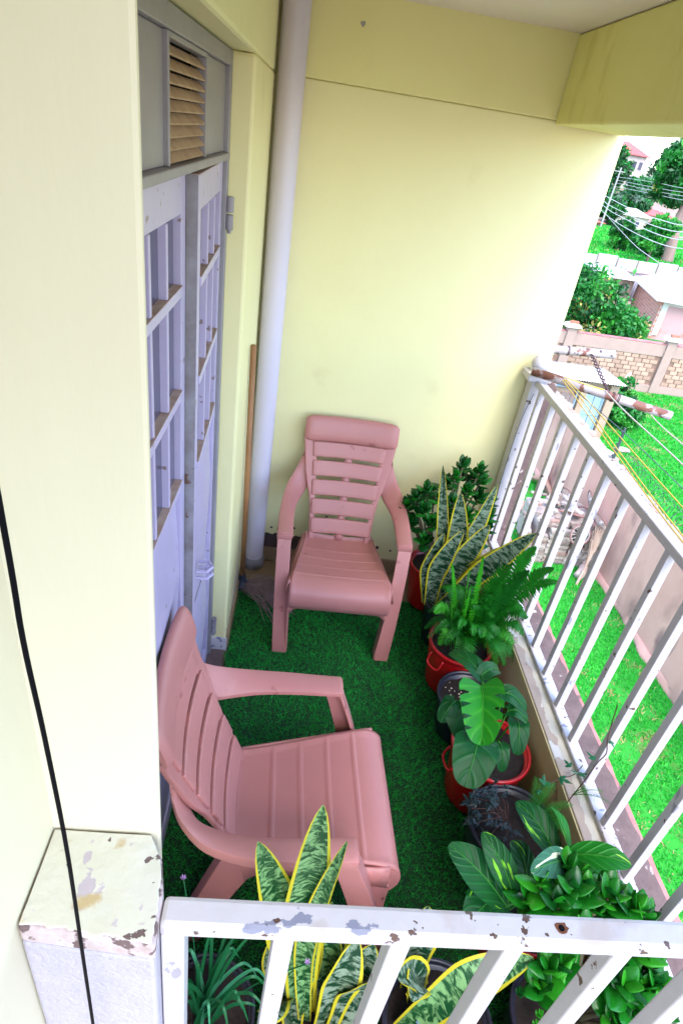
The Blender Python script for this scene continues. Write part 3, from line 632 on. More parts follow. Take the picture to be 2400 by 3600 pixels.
# stack of concrete pavers, each one lying loose
M_pav = [mat('grey_paver_%d' % i, c, 0.9, var=v, vscale=9, bump=0.4, bscale=40) for i, (c, v) in enumerate([((0.27, 0.22, 0.195), (0.19, 0.155, 0.14)), ((0.35, 0.30, 0.275), (0.27, 0.225, 0.2)), ((0.22, 0.165, 0.14), (0.17, 0.125, 0.11)), ((0.30, 0.175, 0.14), (0.22, 0.14, 0.12))])]
def paver_mesh(m):
    hw, hd, hh_ = 0.118, 0.062, 0.0285; k = 0.016
    top = [(-hw, -hd + k), (-hw * .5, -hd - k * .2), (0, -hd + k), (hw * .5, -hd - k * .2), (hw, -hd + k), (hw - .004, 0), (hw, hd - k), (hw * .5, hd + k * .2), (0, hd - k), (-hw * .5, hd + k * .2), (-hw, hd - k), (-hw + .004, 0)]
    return MB().prism(top, 2, -hh_, hh_).mesh('paver', m)
PV = [paver_mesh(m) for m in M_pav]
ORD = ['bottom', 'second', 'third', 'fourth', 'fifth', 'sixth', 'seventh', 'eighth', 'ninth', 'tenth', 'eleventh', 'twelfth', 'thirteenth', 'fourteenth', 'fifteenth', 'top']
COL = ['leftmost', 'second', 'third', 'fourth', 'fifth', 'rightmost']
def paver(loc, rot, label):
    o = obj('concrete_paver', r.choice(PV[:1] * 3 + PV[1:2] * 4 + PV[2:3] * 2 + PV[3:])); o.location = loc; o.rotation_euler = rot
    tag(o, label, 'paver', 'loose concrete pavers in the stack')
for c in range(6):
    lean = r.uniform(-0.01, 0.015)
    for k in range(16 - (c == 0) * 3):
        paver((5.98 + 0.246 * c + r.uniform(-.02, .02) + lean * k, 11.55 + r.uniform(-.02, .02), GZ + 0.03 + 0.060 * k), (r.uniform(-.03, .03), r.uniform(-.03, .03), r.uniform(-.07, .07)), 'concrete paver in the %s course, %s column of the stack front' % (ORD[k], COL[c]))
for c in range(6):
    for k in range(15, 18):
        paver((5.95 + 0.246 * c + r.uniform(-.03, .03), 11.74 + r.uniform(-.02, .02), GZ + 0.03 + 0.060 * k), (r.uniform(-.05, .05), r.uniform(-.05, .05), r.uniform(-.12, .12)), 'concrete paver of the raised second row, %s column, %s from its top' % (COL[c], ('third', 'second', 'first')[k - 15]))
for c in range(4):      # the side towards the building, and the tipped ones on the left
    for k in range(14): paver((5.83 - 0.02 * k + 0.05 * c, 11.60 + 0.22 * c + 0.04, GZ + 0.03 + 0.060 * k), (r.uniform(-.04, .04), 0.05, PI / 2 + r.uniform(-.1, .1)), 'concrete paver in the %s course of the stack side, %s row from the front' % (ORD[k], ('first', 'second', 'third', 'fourth')[c]))
for k in range(30):
    paver((r.uniform(5.75, 6.9), r.uniform(11.85, 12.9), GZ + 0.95 + r.uniform(0.05, 0.30)), (r.uniform(-.5, .5), r.uniform(-.5, .5), r.uniform(0, 3)), 'tilted concrete paver thrown loosely on top of the paver stack')
hp = rock_mesh(31, M_stone[1], 1, 1, 1)
tag(MB().box(5.85, 7.3, 11.82, 12.95, GZ, GZ + 0.96).build('rubble_core', M_stone[1], bevel=0.05), 'heap of rubble filling the middle of the paver stack', 'rubble')

# old wheels
M_tyre = mat('reddish_rubber', (0.208, 0.096, 0.08), 0.7, var=(0.16, 0.072, 0.064), vscale=9); M_rim = mat('dull_wheel_steel', (0.385, 0.364, 0.364), 0.45, var=(0.266, 0.21, 0.196), vscale=11)
def wheel(loc, rad, rot, label):
    t = thing('cart_wheel', label, 'wheel', loc, 0, 'old spoked wheels'); t.rotation_euler = rot
    ring = lambda R, rr, n=36: MB().tube([(R * math.cos(a), R * math.sin(a), 0) for a in np.linspace(0, 2 * PI, n + 1)], rr, 8, cap=False)
    ring(rad, rad * 0.065).build('tyre', M_tyre, t, smooth=True); ring(rad * 0.90, rad * 0.035).build('rim', M_rim, t, smooth=True)
    MB().lathe([(0.001, -.05), (rad * .20, -.045), (rad * .22, 0), (rad * .20, .045), (0.001, .05)], 18).build('hub', M_rim, t, smooth=True)
    for k in range(14):
        a = 2 * PI * k / 14; MB().tube([(rad * .18 * math.cos(a), rad * .18 * math.sin(a), 0.03 * (-1) ** k), (rad * .88 * math.cos(a + .12), rad * .88 * math.sin(a + .12), 0)], 0.006, 4).build('spoke', M_rim, t)
wheel((7.18, 12.40, -4.55), 0.23, (0.2, R_(72), 0.1), 'spoked wheel leaning on the plastered wall, farthest right of the upper pair')
wheel((6.95, 13.02, -4.86), 0.27, (0.1, R_(60), 0.5), 'spoked wheel lying tilted behind the paver stack, half hidden')
wheel((7.10, 11.48, -4.62), 0.24, (-0.2, R_(62), 0.0), 'pale spoked wheel at the right end of the paver stack')
wheel((6.68, 11.36, -4.92), 0.25, (R_(74), 0.1, 0.1), 'rusty wheel hanging on the front of the paver stack')
for k, (pts_, rr, lab) in enumerate([([(6.9, 12.3, -4.72), (7.0, 12.1, -4.60), (7.15, 11.9, -4.72), (7.15, 11.7, -4.9)], 0.022, 'bent rusty tube lying between the old wheels'), ([(6.3, 12.1, -4.75), (6.7, 11.9, -4.72), (7.05, 11.75, -4.70)], 0.03, 'straight rusty tube lying across the paver stack')]):
    tag(MB().tube(smooth_pts(pts_), rr, 8).build('rusty_tube', M_tyre, smooth=True), lab, 'tube')
# dry broom-like frond, log, root, stones
M_straw = mat('dry_straw', (0.345, 0.225, 0.165), 0.9, var=(0.42, 0.315, 0.247), vscale=6); M_log = mat('weathered_log', (0.465, 0.36, 0.33), 0.85, var=(0.375, 0.27, 0.24), vscale=4, bump=0.6)
sb = MB(); r = random.Random(12)
for k in range(140):
    a = r.uniform(-0.16, 0.16); b = r.uniform(-.1, .1); p0 = Vector((6.86, 10.95, -5.6)); d = Vector((0.24 + a * .6, 0.45 + b, 0.86 + a * .3)); ln = r.uniform(0.75, 1.15)
    sb.tube([p0, p0 + d * ln * .5, p0 + d * ln + Vector((r.uniform(-.06, .06), r.uniform(-.06, .06), -.05))], 0.008, 3, cap=False)
sb.tube([(6.70, 10.75, GZ), (6.86, 10.95, -5.58)], 0.03, 6)
tag(sb.build('dry_palm_frond', M_straw), 'dry straw coloured frond leaning against the plastered wall', 'palm frond')
tag(MB().tube(smooth_pts([(6.80, 10.98, GZ + 0.10), (6.93, 11.12, GZ + 0.13), (7.06, 11.35, GZ + 0.16), (7.16, 11.55, GZ + 0.12)], 4), [0.11] * 5 + [0.10] * 3 + [0.06] * 5, 10).build('log', M_log, smooth=True), 'short pale log lying on the lawn beside the paver stack', 'log')
rt = MB()
for a, ln in ((0.3, .9), (1.2, .7), (2.2, .8), (4.0, .6), (5.2, .7)): rt.tube(smooth_pts([(7.2, 15.2, GZ + 0.35), (7.2 + .25 * math.cos(a), 15.2 + .35 * math.sin(a), GZ + .22), (7.2 + .35 * ln * math.cos(a), 15.2 + ln * math.sin(a), GZ + .04)], 4), [0.10, .1, .09, .08, .07, .06, .05, .04, .03], 7)
rt.tube(smooth_pts([(7.2, 15.2, GZ + .2), (7.25, 15.3, GZ + .7), (7.22, 15.5, GZ + 1.05)], 4), [.10] * 3 + [.07] * 3 + [.04] * 3, 7)
tag(rt.build('tree_root', M_stone[2], smooth=True), 'old tree root at the foot of the plastered wall behind the balusters', 'tree root')
for k, (x, y, s, lab) in enumerate([(6.35, 13.9, .45, 'largest pinkish stone on the lawn behind the paver stack'), (6.0, 13.4, .32, 'middle sized stone left of the paver stack'), (6.9, 16.3, .3, 'small stone farthest along the lawn by the wall')]):
    o = obj('stone', rock_mesh(60 + k, M_stone[2 if k == 0 else 1], 1, 1.3, .6)); o.location = (x, y, GZ + s * .2); o.scale = (s, s, s); tag(o, lab, 'stone')
M_sol = mat('dark_lamp_plastic', (0.03, 0.03, 0.08), 0.35)
sl = thing('garden_lamp', 'small dark round garden lamp at the foot of the plastered wall', 'lamp', (7.12, 7.95, GZ))
MB().tube([(0, 0, 0), (0, 0, 0.15)], 0.012, 8).build('stem', M_sol, sl); MB().lathe([(0.001, 0.24), (0.07, 0.235), (0.085, 0.2), (0.07, 0.15), (0.001, 0.145)], 18).build('head', M_sol, sl, smooth=True)

# foliage generator: many leaf quads gathered in clumps
def leaf_cloud(center, rad, n, size, clumps, seed, flat=1.0, hollow=0.5):
    rr = np.random.default_rng(seed)
    d = rr.normal(size=(clumps, 3)); d /= np.linalg.norm(d, axis=1)[:, None]; q = d * (hollow + (1 - hollow) * rr.random((clumps, 1)) ** 0.6)
    cc = np.array(center) + q * np.array(rad) * 0.85; cr = rr.uniform(0.22, 0.42, clumps)
    idx = rr.integers(0, clumps, n); u = rr.normal(size=(n, 3)); u /= np.linalg.norm(u, axis=1)[:, None]
    P = cc[idx] + u * (rr.random((n, 1)) ** 0.45) * cr[idx][:, None] * np.array(rad)
    a = rr.normal(size=(n, 3)); a[:, 2] *= flat; a /= np.linalg.norm(a, axis=1)[:, None]; b = np.cross(a, rr.normal(size=(n, 3))); b /= np.linalg.norm(b, axis=1)[:, None]
    s = size * rr.uniform(0.6, 1.4, (n, 1))
    V = np.stack([P - a * s, P - b * s * .45, P + a * s, P + b * s * .45], 1)
    return V, rr.random(clumps)[idx]
LF = lambda n_, c: mat(n_, c, 0.5, transl=0.3)
F_mid, F_dark, F_br = LF('leaf_mid', (0.012, 0.17, 0.02)), LF('leaf_dark', (0.006, 0.075, 0.014)), LF('leaf_bright', (0.04, 0.30, 0.03)); F_grey = LF('leaf_greyish', (0.07, 0.13, 0.08)); F_yel = LF('leaf_yellow', (0.45, 0.40, 0.10))
M_bark = mat('pinkish_bark', (0.27, 0.18, 0.158), 0.9, var=(0.18, 0.112, 0.0975), vscale=1.2, stretch=(1, 1, .3), bump=0.7); M_bark2 = mat('dark_bark', (0.10, 0.07, 0.05), 0.9)
def tree(name, label, cat, base, trunk, tr, crown, n, size, mats, seed, clumps=40, limbs=5, bark=None, group=None, p_mats=(.5, .3, .2)):
    t = thing(name, label, cat, base, 0, group); r_ = random.Random(seed)
    tk = MB(); tp = smooth_pts(trunk, 4); k = len(tp); tk.tube(tp, [tr * (1 - .65 * i / (k - 1)) for i in range(k)], 10)
    cr = sum((Vector(c[0]) for c in crown), Vector()) / len(crown)
    for i in range(limbs):
        c = crown[i % len(crown)]; q = Vector(c[0]) + Vector((r_.uniform(-.5, .5) * c[1][0], r_.uniform(-.5, .5) * c[1][1], r_.uniform(-.2, .5) * c[1][2])); s = tp[int(k * r_.uniform(.5, .95)) - 1]
        tk.tube(smooth_pts([s, s.lerp(q, .5) + Vector((0, 0, .08 * (q - s).length)), q], 4), [tr * .4 * (1 - .08 * j) for j in range(9)], 6)
    tk.build('trunk', bark or M_bark2, t, smooth=True)
    Vs, ms = [], []
    for i, (c, rad) in enumerate(crown):
        V, h = leaf_cloud(c, rad, n // len(crown), size, clumps, seed * 10 + i); Vs.append(V); ms.append(np.searchsorted(np.cumsum(p_mats), h * .999))
    quads('crown', np.concatenate(Vs), mats, t, np.clip(np.concatenate(ms), 0, len(mats) - 1)); return t

# shed with blue doors
M_mud = mat('mud_render', (0.364, 0.266, 0.196), 0.9, var=(0.308, 0.21, 0.154), vscale=3, bump=0.5); M_tin = mat('pale_roof_sheet', (0.515, 0.502, 0.509), 0.4, var=(0.436, 0.396, 0.383), vscale=1.6, layers=[((0.297, 0.165, 0.119), 2.2, 6, 0.66, 0.06)])
M_blue = mat('sky_blue_door_paint', (0.221, 0.338, 0.468), 0.5, var=(0.273, 0.377, 0.481), vscale=2.4, layers=[((0.104, 0.13, 0.195), 7, 5, 0.66, 0.06)]); M_plank = mat('weathered_plank', (0.252, 0.189, 0.168), 0.85, var=(0.182, 0.14, 0.14), vscale=5, stretch=(3, 3, .5))
sh = thing('outhouse', 'low mud outhouse with pale blue doors and a corrugated roof in the yard', 'shed', (9.5, 19.36, GZ))
sw = MB(); sw.box(-1.28, 1.12, 0.25, 1.6, 0, 1.95)
sw.build('wall', M_mud, sh)
for x0, x1 in ((-1.28, -1.12), (-0.12, 0.10), (0.84, 1.13)): MB().box(x0, x1, 0.0, 0.2498, 0, 2.0).build('pier', M_mud, sh, bevel=0.015)
for x0, x1, m in ((-1.1, -0.14, 0), (0.12, 0.82, 1)):
    dr = MB(); dr.box(x0, x0 + .06, 0.12, 0.18, 0, 1.80); dr.box(x1 - .06, x1, 0.12, 0.18, 0, 1.80); dr.box(x0 + .0605, x1 - .0605, 0.12, 0.18, 1.72, 1.80); dr.box(x0 + .0605, x1 - .0605, .12, .18, 0.02, .1); dr.box(x0 + .0605, x1 - .0605, .12, .18, .86, .93)
    d_ = dr.build('door', M_blue, sh)
    if m:
        for a, b in ((.11, .85), (.94, 1.71)):
            MB().box(x0 + .0615, (x0 + x1) / 2 - .012, .15, .165, a, b).build('panel', M_blue, d_); MB().box((x0 + x1) / 2 + .012, x1 - .0615, .15, .165, a, b).build('panel', M_blue, d_)
    else:
        for k in range(5): MB().box(x0 + .066 + .168 * k, x0 + .066 + .158 + .168 * k, .14, .165, .1, 1.5 + .02 * math.sin(k * 4)).build('plank', M_plank, d_)
def sheet(x0, x1, y0, y1, z0, z1, pitch=0.09, amp=0.02):
    n_ = int((x1 - x0) / pitch * 4); m_ = MB(); m_.grid(lambda u, v: (x0 + (x1 - x0) * u, y0 + (y1 - y0) * v, z0 + (z1 - z0) * v + amp * math.sin(2 * PI * u * (x1 - x0) / pitch)), n_, 3); return m_
sheet(-1.45, 1.22, -0.25, 1.75, 2.13, 2.05).build('roof', M_tin, sh, smooth=True, solid=0.012)
tree('yard_shrub', 'leafy green shrub growing beside the outhouse', 'shrub', (12.45, 22.2, GZ), [(0, 0, 0), (.05, 0, .4), (0, .05, .7)], .05, [((-.35, -1.2, .45), (.75, .9, .5)), ((.0, 0.1, .75), (.8, .8, .7))], 5000, .085, [F_mid, F_br, F_dark], 5, 24, 5)
tag(MB().tube(smooth_pts([(13.0, 23.6, GZ), (13.1, 23.8, GZ + .5), (13.35, 24.1, GZ + 1.0), (13.5, 24.2, GZ + 1.15)], 4), [.17, .17, .16, .15, .14, .13, .12, .11, .10, .09, .08, .05, .03], 9).build('tree_stump', M_straw, smooth=True), 'leaning brown stump beside the yard shrub', 'stump')
for k, (x, y, s, lab) in enumerate([(10.3, 18.3, .5, 'flat pale stone in front of the outhouse'), (11.2, 18.7, .35, 'smaller pale stone right of the outhouse door')]):
    o = obj('stone', rock_mesh(80 + k, M_stone[1], 1.6, 1.2, .3)); o.location = (x, y, GZ + .06); o.scale = (s, s, s); tag(o, lab, 'stone')

# block wall behind the yard, every block laid singly
M_blk = [mat('concrete_block_%d' % i, c, 0.9, var=v, vscale=5, bump=0.6, bscale=25) for i, (c, v) in enumerate([((0.35, 0.235, 0.17), (0.29, 0.19, 0.135)), ((0.39, 0.265, 0.195), (0.33, 0.22, 0.16)), ((0.31, 0.20, 0.145), (0.26, 0.165, 0.12))])]
M_mort = mat('brown_mortar', (0.21, 0.124, 0.0938), 0.9, var=(0.165, 0.0975, 0.075), vscale=6); M_conc = mat('grey_pink_concrete', (0.32, 0.224, 0.192), 0.85, var=(0.272, 0.192, 0.16), vscale=2, bump=0.4)
M_redcap = mat('red_coping_paint', (0.3, 0.072, 0.078), 0.6, var=(0.348, 0.15, 0.144), vscale=4); M_brickred = mat('red_brick', (0.35, 0.112, 0.063), 0.8)
kw = thing('block_wall', 'concrete block perimeter wall with pillars and red coping behind the yard', 'wall', (13.5, 25.57, GZ))
MB().box(-4.5, 4.5, 0.03, 0.2, 0, 2.1).build('mortar', M_mort, kw)
MB().box(-4.5, 4.5, -0.02, 0.2, 1.62, 2.13).build('ring_beam', M_conc, kw, bevel=0.01); MB().box(-4.5, 4.5, -0.03, 0.22, 2.1305, 2.18).build('coping', M_redcap, kw, bevel=0.02)
MB().box(-4.5, 4.5, -0.04, 0.2, 0, 0.34).build('plinth', M_conc, kw, bevel=0.01)
BK = [MB().box(-.165, .165, 0, .05, -.082, .082).mesh('block', m) for m in M_blk]
for k in range(7):
    for c in range(26):
        x = -4.4 + .36 * c + (.18 if k % 2 else 0)
        if abs(x + 2.45) < .36 or abs(x - 2.0) < .36 or x > 4.3: continue
        o = obj('block', random.choice(BK), kw); o.location = (x + random.uniform(-.008, .008), 0.004 + random.uniform(-.008, .008), 0.435 + .183 * k + random.uniform(-.004, .004)); o.scale = (random.uniform(.93, 1.0), 1, random.uniform(.93, 1.0))
for x in (-2.45, 2.0):
    pp_ = MB().box(x - .2, x + .2, -.10, .22, 0, 2.38).build('pillar', M_conc, kw, bevel=0.02)
    MB().prism([(x - .34, 2.34), (x - .26, 2.46), (x, 2.50), (x + .26, 2.46), (x + .34, 2.34)], 1, -.2, .32).build('cap_tile', M_tin, pp_)
    MB().box(x - .17, x + .18, -.05, .08, 2.50, 2.585).build('brick', M_brickred, pp_)
# bush, brick house, plank store, iron fence
tree('garden_bush', 'big round green bush with pale flowers behind the block wall', 'bush', (14.0, 29.2, GZ), [(0, 0, 0), (0, 0, 1), (0.1, 0, 2)], .12,
     [((-.6, 0, 2.0), (1.9, 1.5, 2.0)), ((-1.3, 1.0, 2.9), (1.3, 1.2, 1.5)), ((.7, -.3, 1.5), (1.4, 1.2, 1.5))], 16000, .12, [F_mid, F_br, F_dark, F_yel], 21, 60, 6, p_mats=(.38, .36, .22, .04))
M_br = mat('brick_courses', (0.52, 0.26, 0.19), 0.9, var=(0.62, 0.36, 0.29), vscale=1.0, bump=0.3)
nt = M_br.node_tree; bt = nd(nt, 'ShaderNodeTexBrick'); bt.inputs['Scale'].default_value = 1.0; bt.inputs['Brick Width'].default_value = 0.30; bt.inputs['Row Height'].default_value = 0.16; bt.inputs['Mortar Size'].default_value = 0.018
bt.inputs['Color1'].default_value = (0.36, 0.13, 0.085, 1); bt.inputs['Color2'].default_value = (0.46, 0.2, 0.14, 1); bt.inputs['Mortar'].default_value = (0.46, 0.32, 0.27, 1)
tc = nd(nt, 'ShaderNodeTexCoord'); sp = nd(nt, 'ShaderNodeSeparateXYZ'); cb = nd(nt, 'ShaderNodeCombineXYZ'); nt.links.new(tc.outputs['Object'], sp.inputs[0]); nt.links.new(sp.outputs[1], cb.inputs[0]); nt.links.new(sp.outputs[2], cb.inputs[1]); nt.links.new(cb.outputs[0], bt.inputs[0]); nt.links.new(bt.outputs[0], nt.nodes['Principled BSDF'].inputs['Base Color'])
M_pinkw = mat('dusty_pink_render', (0.375, 0.258, 0.251), 0.85, var=(0.33, 0.211, 0.191), vscale=.7, layers=[((0.36, 0.163, 0.112), 1.0, 5, 0.60, 0.1)]); M_mint = mat('mint_trim', (0.39, 0.429, 0.377), 0.7)
bh = thing('brick_house', 'low brick house with a white hipped metal roof behind the block wall', 'house', (20.2, 36.0, GZ), R_(-13.5))
MB().box(0, 0.22, 0, 6.8, 0, 2.25).build('wall', M_br, bh)
MB().box(0.221, 9, 0, 0.22, 0, 2.25).build('wall', M_pinkw, bh); MB().box(8.78, 9, .221, 6.8, 0, 2.25).build('wall', M_pinkw, bh); MB().box(.221, 8.779, 6.58, 6.8, 0, 2.25).build('wall', M_pinkw, bh)
MB().box(0.10, 0.42, -0.06, -.001, 0.25, 2.2).build('corner_trim', M_mint, bh); MB().box(0.4205, 9, -0.05, -.001, 1.98, 2.2).build('lintel_band', M_mint, bh)
wf = MB().box(2.2, 3.4, -.06, -.001, .7, 1.7).build('window', M_mint, bh); MB().box(2.3, 3.3, -.07, -.061, .8, 1.6).build('pane', M_glass, wf)
rf = MB(); e = .45; rf.add([(-e, -e, 2.2), (9 + e, -e, 2.2), (9 + e, 6.8 + e, 2.2), (-e, 6.8 + e, 2.2), (3.2, 3.4, 4.05), (5.8, 3.4, 4.05)], [(0, 1, 5, 4), (1, 2, 5), (2, 3, 4, 5), (3, 0, 4)]); ro = rf.build('roof', M_tin, bh, solid=0.05)
for k in range(22):
    x = -e + (9 + 2 * e) * k / 21; t_ = min(1, (x + e) / (3.2 + e), (9 + e - x) / (9 + e - 5.8))
    MB().bar((x, -e, 2.235), (x, -e + t_ * (3.4 + e), 2.235 + t_ * 1.85), .03, .03).build('roof_rib', M_tin, ro)
for k in range(14):
    y = -e + (6.8 + 2 * e) * k / 13; t_ = min(1, (y + e) / (3.4 + e), (6.8 + e - y) / (3.4 + e))
    MB().bar((-e, y, 2.235), (-e + t_ * (3.2 + e), y, 2.235 + t_ * 1.85), .03, .03).build('roof_rib', M_tin, ro)
ps = thing('plank_store', 'long plank store with a pale tin roof left of the brick house', 'shed', (19.9, 42.0, GZ))
MB().box(-2.3, 1.3, .12, 2.2, 0, 2.1).build('wall', M_mud, ps)
for x in (-2.3, -.95, .2, 1.0): MB().box(x, x + .3, 0, .119, 0, 2.12).build('post', M_mud, ps)
for a, b in ((-1.98, -.97), (-.63, .18), (.52, .98)):
    n_ = max(2, int((b - a) / .17)); w = (b - a) / n_
    for k in range(n_): MB().box(a + w * k + .01, a + w * (k + 1) - .01, .05, .11, .05, 1.9 + .05 * math.sin(k * 7)).build('plank', M_plank, ps)
sheet(-2.9, 1.4, -.4, 2.6, 2.22, 2.5, .15, .02).build('roof', M_tin, ps, smooth=True, solid=.03)
M_iron = mat('grey_iron_sheet', (0.347, 0.322, 0.372), 0.45, var=(0.285, 0.26, 0.31), vscale=.8); M_post = mat('brown_fence_post', (0.22, 0.14, 0.14), 0.8)
fe = thing('iron_fence', 'grey corrugated iron sheet fence at the edge of the green field', 'fence', (24, 47, GZ))
for k in range(7):
    x = -5.2 + 1.55 * k; hgt = 2.85 + (.12 if k % 3 == 1 else 0)
    n_ = 32; m_ = MB(); m_.grid(lambda u, v: (x + 1.5 * u, .03 * math.sin(2 * PI * u * 9), hgt * v), n_ * 2, 1); m_.build('sheet', M_iron, fe, smooth=True, solid=.01)
    MB().box(x - .045, x + .005, -.12, -.04, 0, hgt).build('post', M_post, fe)
    MB().box(x + .006, x + 1.5, -.1, -.05, 2.0, 2.08).build('rail', M_post, fe)
cl = thing('climbing_weed', 'small bright green weed rising in front of the iron fence', 'weed', (21.9, 45.5, GZ))
MB().tube(smooth_pts([(0, 0, 0), (.1, 0, 1.2), (-.1, 0, 2.0), (.3, 0, 2.6)]), .02, 5).build('stem', F_mid, cl)
for k, (x, z) in enumerate([(-.5, 1.9), (-.3, 1.6), (.05, 1.5), (.4, 1.7), (.55, 1.95), (.75, 2.3), (-.3, 2.3), (.0, 1.9)]):
    m_ = MB(); m_.add([(x - .16, -.05, z), (x, -.08, z - .22), (x + .17, -.05, z + .02), (x + .05, 0, z + .24)], [(0, 1, 2, 3)]); m_.build('leaf', F_br, cl)
# field: shrubs, big tree, hedge line, far houses, pole and power lines
tree('field_shrub', 'round shrub standing alone in the green field', 'shrub', (36.6, 80, GZ), [(0, 0, 0), (0, 0, 1)], .1, [((0, 0, 1.6), (1.5, 1.5, 1.9))], 2500, .28, [F_mid, F_dark, F_br], 31, 24, 3)
tree('field_shrub', 'lower shrub in the green field right of the lone one', 'shrub', (40.6, 83, GZ), [(0, 0, 0), (0, 0, 1)], .1, [((0, 0, 1.3), (1.3, 1.3, 1.5))], 2000, .25, [F_mid, F_dark, F_br], 32, 24, 3)
tree('field_shrub', 'shrub at the foot of the tall leaning tree', 'shrub', (40.2, 77, GZ), [(0, 0, 0), (0, 0, 1)], .1, [((-.5, 0, 1.2), (1.6, 1.5, 1.5))], 2500, .25, [F_mid, F_br, F_dark], 33, 24, 3)
tree('shade_tree', 'tall leaning tree with pinkish trunk rising beyond the iron fence', 'tree', (41.0, 75.5, GZ), [(-.1, 0, -.1), (-.35, 0, 2.2), (-.6, 0, 4.5), (-.2, 0, 7.5), (.5, 0, 10.5)], .75,
     [((-2.6, 0, 9.6), (2.6, 2.4, 2.6)), ((-1.8, 1.0, 7.2), (2.4, 2.2, 1.8)), ((1.0, 0, 11.5), (3.4, 2.5, 2.4)), ((2.4, 0, 8.2), (2.2, 2.2, 2.2))], 17000, .30, [F_mid, F_dark, F_br, F_yel], 41, 60, 10, M_bark, p_mats=(.42, .33, .2, .05))
tree('field_tree', 'low spreading bright green tree left of the tall leaning tree', 'tree', (36.8, 72, GZ), [(0, 0, 0), (0, 0, 1.5), (.2, 0, 3)], .2, [((.4, 0, 3.4), (2.0, 1.6, 1.5)), ((-1.0, 0, 2.2), (1.3, 1.2, 1.0))], 8000, .24, [F_mid, F_br, F_dark], 43, 50, 6, M_bark2)
for k, (x, y, s, h_, lab) in enumerate([(40.5, 113, 2.3, 2.6, 'dark hedge tree at the left end of the field edge'), (50.5, 118, 2.6, 4.2, 'broad tree below the pale roofs at the field edge'), (56.5, 124, 3.5, 5.0, 'dark tree below the red roofed house'), (53.5, 134, 3.2, 4.6, 'rounded tree left of the red roofed house'), (62.0, 134, 3.6, 6.0, 'tree in front of the red roofed house wall'), (63.2, 152, 3.4, 8.0, 'tall grey green tree at the left of the red roofed house'), (74.0, 150, 4.2, 9.0, 'tree at the right of the red roofed house')]):
    z0 = hz(x, y); tree('distant_tree', lab, 'tree', (x, y, z0), [(0, 0, 0), (.1, 0, h_ * .4), (0, 0, h_ * .7)], .25, [((0, 0, h_ * .62), (s, s, h_ * .42)), ((s * .3, -.3, h_ * .45), (s * .8, s * .8, h_ * .35))], 3500, .42, [F_dark, F_mid, F_grey], 51 + k, 36, 4, None, 'trees on the far slope')
M_cream = mat('cream_render', (0.468, 0.403, 0.351), 0.85, var=(0.403, 0.325, 0.286), vscale=.5); M_rroof = mat('red_tile_roof', (0.33, 0.0585, 0.054), 0.6, var=(0.374, 0.09, 0.081), vscale=.6); M_win = mat('dark_window', (0.05, 0.05, 0.09), 0.2)
def house(name, label, x, y, w, d, h_, roofm, wallm, rh, wins, rz=0.0, z0=None):
    t = thing(name, label, 'house', (x, y, hz(x, y) - .5 if z0 is None else z0), rz, 'houses on the far slope')
    MB().box(-w / 2, w / 2, 0, d, 0, h_).build('wall', wallm, t)
    q = .6; m_ = MB(); rg = max(.2, (w - d) / 2)
    m_.add([(-w / 2 - q, -q, h_), (w / 2 + q, -q, h_), (w / 2 + q, d + q, h_), (-w / 2 - q, d + q, h_), (-rg, d / 2, h_ + rh), (rg, d / 2, h_ + rh)], [(0, 1, 5, 4), (1, 2, 5), (2, 3, 4, 5), (3, 0, 4)]); m_.build('roof', roofm, t, solid=.12)
    for (a, b, c, e) in wins:
        o_ = MB().box(a, b, -.08, -.01, c, e).build('window', M_cream if wallm is not M_cream else M_tin, t); MB().box(a + .12, b - .12, -.1, -.081, c + .12, e - .12).build('pane', M_win, o_)
    return t
house('hillside_house', 'tall cream house with a red hipped roof on the far slope', 68.0, 158, 9.0, 7.0, 6.6, M_rroof, M_cream, 2.4, [(-3.9, -2.9, 4, 5.6), (-1.9, -.7, 4, 5.6), (1.0, 2.4, 3.8, 5.6), (2.8, 4.0, 3.8, 5.6), (1.0, 2.4, .8, 2.6), (2.8, 4.0, .8, 2.6), (-3.9, -2.9, .8, 2.6)], R_(12), -0.6)
house('hillside_house', 'small pale house with a whitish roof below the red roofed house', 54.0, 116, 5.5, 4, 2.6, M_tin, M_cream, 1.0, [(-1.6, -.8, .9, 1.9), (.6, 1.5, .9, 1.9)], R_(-8))
house('hillside_house', 'low house with a faded red roof right of the whitish roofed one', 61.0, 121, 5.0, 4, 2.2, M_rroof, M_pinkw, .8, [(-1.2, -.4, .8, 1.7)], R_(10))
house('hillside_house', 'white block house partly hidden at the left of the far slope', 45.2, 115, 3.6, 4, 3.0, M_tin, M_cream, .4, [(.2, 1.1, 1.2, 2.2)], 0)
house('hillside_house', 'rust coloured low shack at the left edge of the field', 44.2, 111, 5.0, 3, 1.5, M_brickred, M_post, .5, [], 0)
house('hillside_house', 'pale house farthest back on the left of the slope', 51.0, 138, 4.5, 4, 3.2, M_tin, M_cream, .7, [(-1.2, -.4, 1.2, 2.2)], 0)
M_pole = mat('concrete_pole', (0.288, 0.274, 0.264), 0.7); M_line = mat('pale_power_line', (0.434, 0.406, 0.406), 0.5)
pw = thing('power_pole', 'thin pale power pole standing on the far slope', 'pole', (46.4, 110, GZ)); MB().tube([(0, 0, 0), (.2, 0, 8.8)], [.16, .11], 10).build('shaft', M_pole, pw); MB().box(-.7, 1.0, -.05, .05, 8.2, 8.32).build('crossarm', M_pole, pw)
